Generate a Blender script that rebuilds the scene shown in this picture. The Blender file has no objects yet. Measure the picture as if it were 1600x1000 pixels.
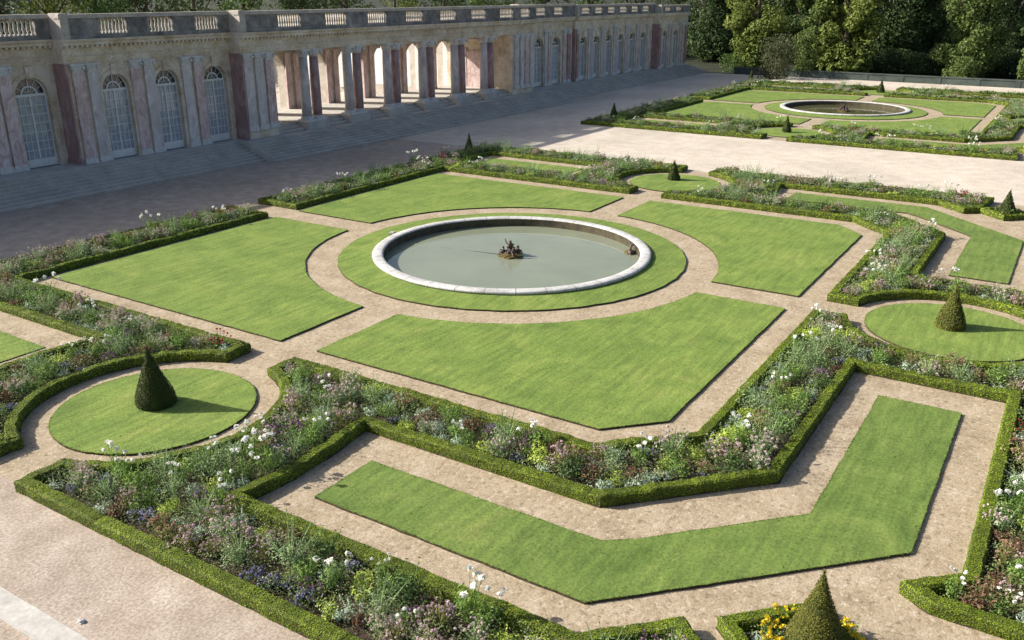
import bpy, math, random
import numpy as np
from mathutils import Matrix, Vector
rng = np.random.default_rng(7); random.seed(7)
C = bpy.context.scene.collection
S = 8.0                                   # metres per plan unit (radius of the turf ring round a basin)
CAM = np.array([-33.6615, -21.4215, 11.4599])
YAW, PITCH, FPX = 0.5665, 0.35372, 1384.16

# ------------------------------------------------------------------ camera
cp, sp = math.cos(PITCH), math.sin(PITCH)
FW = np.array([math.cos(YAW)*cp, math.sin(YAW)*cp, -sp])
RT = np.array([math.sin(YAW), -math.cos(YAW), 0.0]); UP = np.cross(RT, FW)
cam = bpy.data.cameras.new('camera'); co = bpy.data.objects.new('camera', cam); C.objects.link(co)
cam.sensor_width = 36; cam.lens = FPX/1600*36; cam.clip_end = 6000; cam.clip_start = 0.3
M = Matrix.Identity(4)
for i in range(3):
    M[i][0], M[i][1], M[i][2], M[i][3] = RT[i], UP[i], -FW[i], CAM[i]
co.matrix_world = M
bpy.context.scene.camera = co
def project(p):                            # which plants the photograph can show, and their order for the labels
    d = np.asarray(p, float)-CAM; z = d@FW
    return 800+FPX*(d@RT)/z, 500-FPX*(d@UP)/z, z
def dist(p): return np.linalg.norm(np.asarray(p)-CAM, axis=-1)

# ------------------------------------------------------------------ light
EL, AZ = math.radians(30.5), math.radians(-23.5)
SD = Vector((math.sin(AZ)*math.cos(EL), math.cos(AZ)*math.cos(EL), math.sin(EL)))
w = bpy.data.worlds.new('World'); bpy.context.scene.world = w; w.use_nodes = True
nt = w.node_tree; sky = nt.nodes.new('ShaderNodeTexSky'); sky.sky_type = 'NISHITA'; sky.sun_disc = False
sky.sun_elevation = EL; sky.sun_rotation = AZ; sky.air_density = 0.9; sky.dust_density = 3.5; sky.ozone_density = 1.5
nt.links.new(sky.outputs[0], nt.nodes['Background'].inputs[0]); nt.nodes['Background'].inputs[1].default_value = 0.09
sun = bpy.data.lights.new('sun', 'SUN'); sun.energy = 5.0; sun.angle = math.radians(0.5); sun.color = (1.0, 0.93, 0.82)
so = bpy.data.objects.new('sun', sun); C.objects.link(so); so.rotation_euler = SD.to_track_quat('Z', 'Y').to_euler(); so.location = (-30, 60, 60)
vs = bpy.context.scene.view_settings; bpy.context.scene.display_settings.display_device = 'sRGB'
vs.view_transform = 'Standard'; vs.look = 'None'; vs.gamma = 1; vs.exposure = 0.8

# ------------------------------------------------------------------ materials
def new_mat(name):
    m = bpy.data.materials.new(name); m.use_nodes = True
    return m, m.node_tree, m.node_tree.nodes['Principled BSDF']
def ramp(nt, fac, stops):
    r = nt.nodes.new('ShaderNodeValToRGB'); nt.links.new(fac, r.inputs[0]); cr = r.color_ramp
    while len(cr.elements) < len(stops): cr.elements.new(0.5)
    for e, (p, c) in zip(cr.elements, stops): e.position = p; e.color = (*c, 1)
    return r.outputs[0]
def noise(nt, scale, detail=4, rough=0.6, vec=None, dist_=0):
    n = nt.nodes.new('ShaderNodeTexNoise'); n.inputs['Scale'].default_value = scale; n.inputs['Detail'].default_value = detail
    n.inputs['Roughness'].default_value = rough; n.inputs['Distortion'].default_value = dist_
    if vec: nt.links.new(vec, n.inputs['Vector'])
    return n.outputs[0]
def mixc(nt, f, a, b, mode='MIX'):
    m = nt.nodes.new('ShaderNodeMix'); m.data_type = 'RGBA'; m.blend_type = mode
    for s, v in ((m.inputs[0], f), (m.inputs[6], a), (m.inputs[7], b)):
        if isinstance(v, (int, float)): s.default_value = v
        elif isinstance(v, tuple): s.default_value = (*v, 1)
        else: nt.links.new(v, s)
    return m.outputs[2]
def bump(nt, h, strength, dist_, bs):
    b = nt.nodes.new('ShaderNodeBump'); b.inputs['Strength'].default_value = strength; b.inputs['Distance'].default_value = dist_
    nt.links.new(h, b.inputs['Height']); nt.links.new(b.outputs[0], bs.inputs['Normal'])
def coords(nt, scale=(1, 1, 1)):
    t = nt.nodes.new('ShaderNodeTexCoord'); mp = nt.nodes.new('ShaderNodeMapping'); mp.inputs['Scale'].default_value = scale
    nt.links.new(t.outputs['Object'], mp.inputs[0]); return mp.outputs[0]
def surf(name, stops, scale, fine=None, fine_amt=0.4, rough=0.9, bump_s=0.3, bump_d=0.02, big=None, big_amt=0.3, spec=0.3, vscale=(1, 1, 1)):
    m, nt, bs = new_mat(name); v = coords(nt, vscale)
    col = ramp(nt, noise(nt, scale, 5, 0.65, v), stops)
    if fine:
        f = noise(nt, fine, 3, 0.7, v); col = mixc(nt, fine_amt, col, ramp(nt, f, [(0.3, (0.25,)*3), (0.5, (0.5,)*3), (0.7, (0.78,)*3)]), 'OVERLAY')
        bump(nt, f, bump_s, bump_d, bs)
    if big:
        col = mixc(nt, big_amt, col, ramp(nt, noise(nt, big, 3, 0.5, v), [(0.3, (0.3,)*3), (0.7, (0.7,)*3)]), 'OVERLAY')
    nt.links.new(col, bs.inputs['Base Color']); bs.inputs['Roughness'].default_value = rough; bs.inputs['Specular IOR Level'].default_value = spec
    return m
def leaf_mat(name, stops, trans=0.25, rough=0.6, patch=0.0, pscale=0.6):
    m = bpy.data.materials.new(name); m.use_nodes = True; nt = m.node_tree; bs = nt.nodes['Principled BSDF']
    a = nt.nodes.new('ShaderNodeAttribute'); a.attribute_name = 'rnd'
    col = ramp(nt, a.outputs['Fac'], stops)
    if patch:
        col = mixc(nt, patch, col, ramp(nt, noise(nt, pscale, 2, 0.5, coords(nt)), [(0.35, (0.3, 0.3, 0.3)), (0.65, (0.72, 0.7, 0.55))]), 'OVERLAY')
    nt.links.new(col, bs.inputs['Base Color']); bs.inputs['Roughness'].default_value = rough; bs.inputs['Specular IOR Level'].default_value = 0.25
    if trans:
        t = nt.nodes.new('ShaderNodeBsdfTranslucent'); nt.links.new(col, t.inputs[0]); mx = nt.nodes.new('ShaderNodeMixShader'); mx.inputs[0].default_value = trans
        nt.links.new(bs.outputs[0], mx.inputs[1]); nt.links.new(t.outputs[0], mx.inputs[2]); nt.links.new(mx.outputs[0], nt.nodes['Material Output'].inputs[0])
    return m
MT = {}
MT['gravel'] = surf('forecourt_gravel', [(0.3, (0.285, 0.232, 0.185)), (0.5, (0.35, 0.292, 0.24)), (0.7, (0.425, 0.365, 0.31))], 1.3, 15, 0.75, 0.95, 0.35, 0.02, 0.16, 0.3)
MT['gravel_far'] = surf('view_brightened_gravel', [(0.3, (0.42, 0.365, 0.30)), (0.5, (0.49, 0.435, 0.365)), (0.7, (0.55, 0.495, 0.425))], 0.9, 10, 0.5, 0.95, 0.35, 0.02, 0.12, 0.35)  # same gravel; brightening by view angle is painted into the far court's colour
def path_mat():
    m, nt, bs = new_mat('rough_path_gravel'); v = coords(nt)
    c = ramp(nt, noise(nt, 1.1, 5, 0.65, v), [(0.3, (0.265, 0.21, 0.14)), (0.5, (0.345, 0.28, 0.195)), (0.7, (0.415, 0.345, 0.255))])
    sp_ = noise(nt, 7.0, 2, 0.5, v); c = mixc(nt, ramp(nt, sp_, [(0.28, (0.6,)*3), (0.46, (0.0,)*3)]), c, (0.13, 0.095, 0.06))
    lt = noise(nt, 5.0, 2, 0.5, coords(nt, (1.3, 1.3, 1.0))); c = mixc(nt, ramp(nt, lt, [(0.56, (0.0,)*3), (0.70, (0.6,)*3)]), c, (0.50, 0.44, 0.35))
    f = noise(nt, 24, 3, 0.7, v); c = mixc(nt, 0.6, c, ramp(nt, f, [(0.3, (0.22,)*3), (0.5, (0.5,)*3), (0.7, (0.8,)*3)]), 'OVERLAY')
    nt.links.new(c, bs.inputs['Base Color']); bs.inputs['Roughness'].default_value = 0.97; bs.inputs['Specular IOR Level'].default_value = 0.2
    bump(nt, sp_, 0.3, 0.04, bs); return m
MT['path'] = path_mat()
MT['soil'] = surf('bed_soil', [(0.3, (0.035, 0.024, 0.016)), (0.7, (0.085, 0.06, 0.042))], 5, 22, 0.5, 1.0, 0.8, 0.05)
MT['edge'] = surf('turf_edge_soil', [(0.3, (0.03, 0.025, 0.014)), (0.7, (0.075, 0.06, 0.035))], 9, 30, 0.4)
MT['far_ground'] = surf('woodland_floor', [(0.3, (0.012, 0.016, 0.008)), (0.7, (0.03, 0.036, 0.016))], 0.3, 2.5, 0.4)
MT['meadow'] = surf('pale_bank', [(0.3, (0.32, 0.32, 0.20)), (0.7, (0.42, 0.40, 0.28))], 0.02)
def lawn_mat(name='mown_lawn', k=(1, 1, 1)):
    m, nt, bs = new_mat(name); v = coords(nt)
    a = ramp(nt, noise(nt, 0.55, 6, 0.72, v, 0.8), [(0.28, (0.10, 0.162, 0.036)), (0.48, (0.146, 0.212, 0.049)), (0.62, (0.183, 0.243, 0.060)), (0.76, (0.25, 0.27, 0.082))])
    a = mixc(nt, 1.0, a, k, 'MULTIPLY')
    f = noise(nt, 12, 5, 0.8, v); a = mixc(nt, 0.55, a, ramp(nt, f, [(0.32, (0.2,)*3), (0.5, (0.5,)*3), (0.7, (0.8,)*3)]), 'OVERLAY')
    st = noise(nt, 1.0, 4, 0.6, coords(nt, (0.6, 5.0, 1))); a = mixc(nt, 0.5, a, ramp(nt, st, [(0.35, (0.33,)*3), (0.65, (0.66, 0.66, 0.6))]), 'OVERLAY')
    nt.links.new(a, bs.inputs['Base Color']); bs.inputs['Roughness'].default_value = 0.9; bs.inputs['Specular IOR Level'].default_value = 0.15
    bump(nt, f, 0.35, 0.04, bs); return m
MT['lawn'] = lawn_mat(); MT['lawn_view_dim'] = lawn_mat('view_dimmed_lawn', (.83, .85, .9))  # bent strips, shaggier turf; view-dependent darkening is put into the colour
MT['blade'] = leaf_mat('grass_blades', [(0.0, (0.21, 0.31, 0.07)), (0.5, (0.29, 0.40, 0.09)), (0.8, (0.37, 0.46, 0.115)), (1, (0.50, 0.51, 0.17))], 0.5, 0.9)
MT['box'] = leaf_mat('box_leaves', [(0.0, (0.065, 0.11, 0.008)), (0.5, (0.14, 0.20, 0.013)), (0.85, (0.22, 0.275, 0.022)), (1, (0.33, 0.34, 0.05))], 0.0, 0.75, 0.5, 1.1)
MT['boxcore'] = surf('box_twigs', [(0.3, (0.03, 0.04, 0.008)), (0.7, (0.06, 0.08, 0.014))], 12, 40, 0.4)
MT['yew'] = leaf_mat('yew_leaves', [(0.0, (0.03, 0.046, 0.012)), (0.6, (0.055, 0.08, 0.02)), (1, (0.10, 0.115, 0.03))], 0.12, 0.6, 0.45, 2.0)
MT['yewgold'] = leaf_mat('golden_yew_leaves', [(0.0, (0.08, 0.095, 0.015)), (0.6, (0.16, 0.165, 0.03)), (1, (0.27, 0.23, 0.055))], 0.12, 0.6, 0.45, 2.5)  # yew leaves in a paler golden-green tone
MT['stone'] = surf('cream_stone', [(0.3, (0.45, 0.345, 0.22)), (0.5, (0.60, 0.52, 0.41)), (0.7, (0.70, 0.64, 0.56))], 1.1, 7, 0.45, 0.85, 0.2, 0.02, 0.35, 0.4)
MT['greystone'] = surf('weathered_grey_stone', [(0.3, (0.10, 0.10, 0.105)), (0.5, (0.20, 0.195, 0.19)), (0.7, (0.34, 0.32, 0.30))], 1.3, 9, 0.4, 0.9, 0.2, 0.02, 0.3, 0.5)
MT['palestone'] = surf('pale_coping_stone', [(0.3, (0.34, 0.31, 0.27)), (0.7, (0.52, 0.48, 0.43))], 1.5, 12, 0.35)
MT['steps'] = surf('worn_step_stone', [(0.3, (0.36, 0.345, 0.32)), (0.5, (0.44, 0.42, 0.39)), (0.7, (0.52, 0.50, 0.46))], 0.8, 8, 0.3, 0.85, 0.2, 0.02)
MT['rim'] = surf('basin_marble', [(0.3, (0.40, 0.39, 0.38)), (0.5, (0.53, 0.52, 0.51)), (0.7, (0.64, 0.63, 0.62))], 2.2, 14, 0.4, 0.7, 0.2, 0.01)
def rim_mat():
    m, nt, bs = new_mat('basin_marble'); v = coords(nt)
    c = ramp(nt, noise(nt, 1.6, 6, 0.7, v), [(0.28, (0.30, 0.295, 0.28)), (0.5, (0.47, 0.465, 0.455)), (0.72, (0.60, 0.595, 0.585))])
    f = noise(nt, 11, 4, 0.7, v); c = mixc(nt, 0.5, c, ramp(nt, f, [(0.3, (0.22,)*3), (0.5, (0.5,)*3), (0.7, (0.75,)*3)]), 'OVERLAY')
    sep = nt.nodes.new('ShaderNodeSeparateXYZ'); nt.links.new(v, sep.inputs[0])
    def mth(op, a, b=None):
        n = nt.nodes.new('ShaderNodeMath'); n.operation = op
        for i, q in enumerate((a, b)):
            if q is None: continue
            if isinstance(q, float): n.inputs[i].default_value = q
            else: nt.links.new(q, n.inputs[i])
        return n.outputs[0]
    g = mth('FRACT', mth('MULTIPLY', mth('ARCTAN2', sep.outputs[1], sep.outputs[0]), 32/(2*math.pi)))
    c = mixc(nt, mth('MULTIPLY', mth('LESS_THAN', g, 0.03), 0.75), c, (0.08, 0.075, 0.065))
    nt.links.new(c, bs.inputs['Base Color']); bs.inputs['Roughness'].default_value = 0.75; bump(nt, f, 0.25, 0.01, bs); return m
MT['basin'] = rim_mat()
MT['rimdark'] = surf('basin_shaded_wall', [(0.3, (0.035, 0.033, 0.026)), (0.7, (0.11, 0.09, 0.05))], 2.0, 14, 0.4, 0.7)  # olive-brown inner wall, colour lowered to carry the shade below the rim
def marble(name, stops, scale):
    m, nt, bs = new_mat(name); v = coords(nt, (1, 1, 0.45))
    n = noise(nt, scale, 7, 0.7, v, 1.2)
    nt.links.new(ramp(nt, n, stops), bs.inputs['Base Color']); bs.inputs['Roughness'].default_value = 0.4; return m
MT['pink'] = marble('pink_marble', [(0.28, (0.30, 0.18, 0.18)), (0.45, (0.48, 0.35, 0.345)), (0.56, (0.60, 0.49, 0.48)), (0.7, (0.72, 0.67, 0.66))], 2.6)
MT['pinkdark'] = marble('dark_pink_marble', [(0.3, (0.20, 0.10, 0.10)), (0.5, (0.34, 0.215, 0.21)), (0.7, (0.50, 0.38, 0.37))], 1.4)  # own tone on the columns; on block returns it carries shade as colour
MT['grey'] = marble('grey_veined_marble', [(0.28, (0.30, 0.26, 0.27)), (0.45, (0.47, 0.43, 0.43)), (0.56, (0.57, 0.53, 0.53)), (0.7, (0.70, 0.67, 0.66))], 1.3)
MT['capital'] = surf('white_marble', [(0.3, (0.45, 0.44, 0.43)), (0.7, (0.68, 0.67, 0.65))], 4, 20, 0.3, 0.6)
MT['frame'] = surf('white_paint', [(0.3, (0.60, 0.61, 0.60)), (0.7, (0.72, 0.73, 0.72))], 3, None, rough=0.5)
def plain(name, col, rough=0.5, spec=0.5, metal=0.0):
    m, nt, bs = new_mat(name); n = noise(nt, 3.0, 4, 0.6, coords(nt))
    nt.links.new(ramp(nt, n, [(0.3, tuple(c*0.75 for c in col)), (0.7, tuple(min(1, c*1.2) for c in col))]), bs.inputs['Base Color'])
    bs.inputs['Roughness'].default_value = rough; bs.inputs['Specular IOR Level'].default_value = spec; bs.inputs['Metallic'].default_value = metal
    return m
MT['blind'] = plain('white_blind_behind_glass', (0.33, 0.37, 0.43), 0.05, 0.7)
MT['glass'] = plain('dark_window_glass', (0.05, 0.06, 0.075), 0.06, 0.6)
MT['lead'] = plain('dark_lead', (0.085, 0.058, 0.044), 0.55, 0.5)
MT['rust'] = plain('mossy_rock', (0.11, 0.085, 0.03), 0.9, 0.2)
MT['pipe'] = plain('slimy_pipe', (0.17, 0.195, 0.165), 0.5, 0.3)
MT['bark'] = surf('bark', [(0.3, (0.04, 0.03, 0.022)), (0.7, (0.12, 0.095, 0.07))], 3, 14, 0.4)
MT['parapet'] = surf('mossy_parapet_stone', [(0.3, (0.035, 0.05, 0.045)), (0.7, (0.085, 0.105, 0.095))], 0.5, 5, 0.4, 0.9, big=0.1)
def water_mat(name, col, rough, bs_):
    m, nt, bs = new_mat(name); v = coords(nt)
    nt.links.new(ramp(nt, noise(nt, 0.35, 4, 0.6, v), [(0.3, tuple(c*0.9 for c in col)), (0.7, tuple(c*1.1 for c in col))]), bs.inputs['Base Color'])
    bs.inputs['Roughness'].default_value = rough; bs.inputs['IOR'].default_value = 1.33
    bump(nt, noise(nt, 2.2, 3, 0.5, v), bs_, 0.02, bs); return m
MT['water'] = water_mat('murky_green_water', (0.205, 0.23, 0.165), 0.04, 0.12)
MT['water2'] = water_mat('brown_green_water', (0.085, 0.085, 0.04), 0.08, 0.10)
MT['canal'] = water_mat('canal_water', (0.05, 0.09, 0.14), 0.25, 0.05)

# ------------------------------------------------------------------ mesh helpers
def tag(o, label=None, cat=None, group=None, kind=None):
    for k, v in (('label', label), ('category', cat), ('group', group), ('kind', kind)):
        if v: o[k] = v
    return o
def mesh_np(name, V, quads=None, tris=None, mats=(), mi=None, rnd=None, smooth=False):
    me = bpy.data.meshes.new(name); V = np.asarray(V, np.float32)
    q = np.zeros((0, 4), np.int32) if quads is None else np.asarray(quads, np.int32)
    t = np.zeros((0, 3), np.int32) if tris is None else np.asarray(tris, np.int32)
    me.vertices.add(len(V)); me.vertices.foreach_set('co', V.ravel())
    loops = np.concatenate([q.ravel(), t.ravel()]).astype(np.int32)
    tot = np.concatenate([np.full(len(q), 4), np.full(len(t), 3)]).astype(np.int32)
    st = np.concatenate([[0], np.cumsum(tot)[:-1]]).astype(np.int32) if len(tot) else np.zeros(0, np.int32)
    me.loops.add(len(loops)); me.loops.foreach_set('vertex_index', loops)
    me.polygons.add(len(tot)); me.polygons.foreach_set('loop_start', st); me.polygons.foreach_set('loop_total', tot)
    if mi is not None: me.polygons.foreach_set('material_index', np.asarray(mi, np.int32))
    me.update(calc_edges=True); me.validate()
    me.polygons.foreach_set('use_smooth', np.full(len(tot), bool(smooth)))
    for m in mats: me.materials.append(m)
    if rnd is not None:
        a = me.attributes.new('rnd', 'FLOAT', 'FACE'); a.data.foreach_set('value', np.asarray(rnd, np.float32))
    return me
def link(name, me, parent=None, loc=None):
    o = bpy.data.objects.new(name, me); C.objects.link(o)
    if parent: o.parent = parent
    if loc is not None: o.location = loc
    return o
class MB:                                   # small solid-modelling buffer
    def __init__(s): s.v = []; s.f = []
    def quad(s, *p):
        i = len(s.v); s.v += [tuple(q) for q in p]; s.f.append(tuple(range(i, i+len(p)))); return s
    def box(s, x0, x1, y0, y1, z0, z1):
        i = len(s.v); s.v += [(x, y, z) for z in (z0, z1) for y in (y0, y1) for x in (x0, x1)]
        s.f += [tuple(i+k for k in q) for q in ((0, 2, 3, 1), (4, 5, 7, 6), (0, 1, 5, 4), (2, 6, 7, 3), (0, 4, 6, 2), (1, 3, 7, 5))]; return s
    def lathe(s, prof, cx, cy, n=12, sx=1, sy=1):
        i = len(s.v); m = len(prof)
        for r, z in prof:
            for k in range(n):
                a = 2*math.pi*k/n; s.v.append((cx+r*sx*math.cos(a), cy+r*sy*math.sin(a), z))
        for j in range(m-1):
            for k in range(n):
                s.f.append((i+j*n+k, i+j*n+(k+1) % n, i+(j+1)*n+(k+1) % n, i+(j+1)*n+k))
        s.f.append(tuple(i+k for k in range(n))[::-1]); s.f.append(tuple(i+(m-1)*n+k for k in range(n))); return s
    def prism(s, prof, x0, x1):              # (y,z) profile swept along x
        i = len(s.v); n = len(prof)
        for x in (x0, x1): s.v += [(x, y, z) for y, z in prof]
        for k in range(n): s.f.append((i+k, i+(k+1) % n, i+n+(k+1) % n, i+n+k))
        s.f.append(tuple(i+k for k in range(n))[::-1]); s.f.append(tuple(i+n+k for k in range(n))); return s
    def tube(s, pts, rad, n=7):
        i = len(s.v); pts = [Vector(p) for p in pts]
        for j, p in enumerate(pts):
            d = (pts[min(j+1, len(pts)-1)]-pts[max(j-1, 0)]).normalized(); a = d.orthogonal().normalized(); b = d.cross(a)
            for k in range(n):
                t = 2*math.pi*k/n; s.v.append(tuple(p+(a*math.cos(t)+b*math.sin(t))*rad[j]))
        for j in range(len(pts)-1):
            for k in range(n): s.f.append((i+j*n+k, i+j*n+(k+1) % n, i+(j+1)*n+(k+1) % n, i+(j+1)*n+k))
        s.f.append(tuple(i+(len(pts)-1)*n+k for k in range(n))); return s
    def build(s, name, mat, parent=None, smooth=False, loc=None):
        me = bpy.data.meshes.new(name); me.from_pydata(s.v, [], s.f); me.update()
        if smooth: me.polygons.foreach_set('use_smooth', [True]*len(me.polygons))
        me.materials.append(mat); return link(name, me, parent, loc)
def empty(name, loc=(0, 0, 0)):
    o = bpy.data.objects.new(name, None); C.objects.link(o); o.location = loc; o.empty_display_size = 0.3; return o
def nz(P, s=1.0, seed=0.0):                  # cheap smooth noise, about -1..1
    x, y, z = [P[..., k]*s+seed*(k+1.3) for k in range(3)]
    return (np.sin(1.7*x+1.3*np.sin(1.1*y+.7*z))+np.sin(1.9*y+1.1*np.sin(1.3*z+.9*x))+np.sin(2.1*z+1.2*np.sin(1.2*x+.8*y)))/3
def unit(v): return v/np.maximum(np.linalg.norm(v, axis=-1, keepdims=True), 1e-9)
def cards(P, N, L, W, fold=0.25, r=rng, spread=0.8):
    """one pointed, slightly folded leaf per point; returns verts and quads"""
    n = len(P); N = unit(N+spread*r.normal(size=(n, 3))*0.6); A = unit(np.cross(N, r.normal(size=(n, 3)))); B = np.cross(N, A)
    L = np.broadcast_to(L, n)[:, None]; W = np.broadcast_to(W, n)[:, None]
    V = np.stack([P-A*L*.5, P+B*W*.5+N*fold*W-A*L*.05, P+A*L*.5, P-B*W*.5+N*fold*W-A*L*.05], 1).reshape(-1, 3)
    return V, np.arange(4*n).reshape(n, 4)
def in_poly(X, Y, poly):
    p = np.asarray(poly); ins = np.zeros(X.shape, bool); j = len(p)-1
    for i in range(len(p)):
        xi, yi, xj, yj = *p[i], *p[j]
        if yi != yj: ins ^= ((yi > Y) != (yj > Y)) & (X < (xj-xi)*(Y-yi)/(yj-yi)+xi)
        j = i
    return ins
def dist_poly(X, Y, poly):
    p = np.asarray(poly); d = np.full(X.shape, 1e9)
    for i in range(len(p)):
        a = p[i]; b = p[(i+1) % len(p)]; ab = b-a; L = ab@ab
        if L < 1e-12: continue
        t = np.clip(((X-a[0])*ab[0]+(Y-a[1])*ab[1])/L, 0, 1)
        d = np.minimum(d, np.hypot(X-a[0]-t*ab[0], Y-a[1]-t*ab[1]))
    return d
def area2(p):
    p = np.asarray(p); return np.sum(p[:, 0]*np.roll(p[:, 1], -1)-np.roll(p[:, 0], -1)*p[:, 1])
def resample(poly, step):
    out = []; p = np.asarray(poly, float)
    for i in range(len(p)):
        a, b = p[i], p[(i+1) % len(p)]; n = max(1, int(np.linalg.norm(b-a)/step+.5))
        for k in range(n): out.append(a+(b-a)*k/n)
    return np.array(out)
def clean(poly):
    p = [np.asarray(q, float) for q in poly]; o = []
    for q in p:
        if not o or np.linalg.norm(q-o[-1]) > 0.02: o.append(q)
    if np.linalg.norm(o[0]-o[-1]) < 0.02: o.pop()
    return np.array(o)
def offset(p, d):                            # inward offset of a CCW loop, mitred
    pr = unit(p-np.roll(p, 1, 0)); nx = unit(np.roll(p, -1, 0)-p)
    n1 = np.stack([-pr[:, 1], pr[:, 0]], 1); n2 = np.stack([-nx[:, 1], nx[:, 0]], 1)
    m = unit(n1+n2); c = np.clip((m*n1).sum(1), 0.45, 1)[:, None]
    return p+m*d/c
def slab(name, poly, z, h, top, side, kind, parent=None, hole=None):
    """flat piece of ground with a cut vertical edge"""
    p = clean(poly)
    if area2(p) < 0: p = p[::-1]
    p = resample(p, 0.22); n = len(p)
    wob = np.stack([nz(np.c_[p, p[:, :1]*0], 2.1, 3), nz(np.c_[p, p[:, :1]*0], 2.3, 9)], 1)*0.022+np.stack([nz(np.c_[p, p[:, :1]*0], 9.1, 5), nz(np.c_[p, p[:, :1]*0], 8.3, 2)], 1)*0.014
    p = p+wob
    V = [(x, y, z+h) for x, y in p]+[(x, y, z) for x, y in p]
    F = [tuple(range(n))]+[(i, i+n, (i+1) % n+n, (i+1) % n) for i in range(n)]
    me = bpy.data.meshes.new(name); me.from_pydata(V, [], F); me.materials.append(top); me.materials.append(side)
    me.polygons.foreach_set('material_index', [0]+[1]*n); me.update()
    o = link(name, me, parent); tag(o, kind=kind); return o
def sheet(name, poly, z, mat):
    me = bpy.data.meshes.new(name); me.from_pydata([(x, y, z) for x, y in poly], [], [tuple(range(len(poly)))]); me.materials.append(mat); me.update()
    return tag(link(name, me), kind='structure')

# ------------------------------------------------------------------ ground
sheet('ground', [(-1500, -2500), (3500, -2500), (3500, 2500), (-1500, 2500)], -0.30, MT['far_ground'])
def holed(name, x0, x1, y0, y1, cx, r, z, mat):
    ang = sorted([2*math.pi*k/96 for k in range(96)]+[math.atan2(y, x-cx) % (2*math.pi) for x in (x0, x1) for y in (y0, y1)])
    V, F = [], []; n = len(ang)
    for a in ang:
        c, s_ = math.cos(a), math.sin(a); k = min(((x1-cx)/c if c > 0 else (x0-cx)/c) if abs(c) > 1e-9 else 1e9, (y1/s_ if s_ > 0 else y0/s_) if abs(s_) > 1e-9 else 1e9)
        V += [(cx+r*c, r*s_, z), (cx+k*c, k*s_, z)]
    for i in range(n): j = (i+1) % n; F.append((2*i, 2*i+1, 2*j+1, 2*j))
    me = bpy.data.meshes.new(name); me.from_pydata(V, [], F); me.materials.append(mat); me.update(); return tag(link(name, me), kind='structure')
holed('forecourt', -120, 24.26, -110, 120, 0, .76*S, 0.0, MT['gravel'])
holed('forecourt', 24.26, 100.6, -110, 120, 8.07*S, .76*S, 0.0, MT['gravel_far'])
sheet('bank', [(560, -420), (900, -420), (900, 260), (560, 260)], -0.2, MT['meadow'])
sheet('canal', [(860, -500), (2600, -900), (2600, 500), (860, 300)], -0.1, MT['canal'])
mb = MB()
for k in range(16): mb.box(-27.06, -26.5, -40+k*2.3, -40+k*2.3+2.285, -0.05, 0.035+0.006*(k % 3))
tag(mb.build('stone_strip', MT['steps']), kind='structure')

def arc(cx, cy, r, a0, a1, n=24):
    return [(cx+r*math.cos(math.radians(a0+(a1-a0)*k/n)), cy+r*math.sin(math.radians(a0+(a1-a0)*k/n))) for k in range(n+1)]

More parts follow.
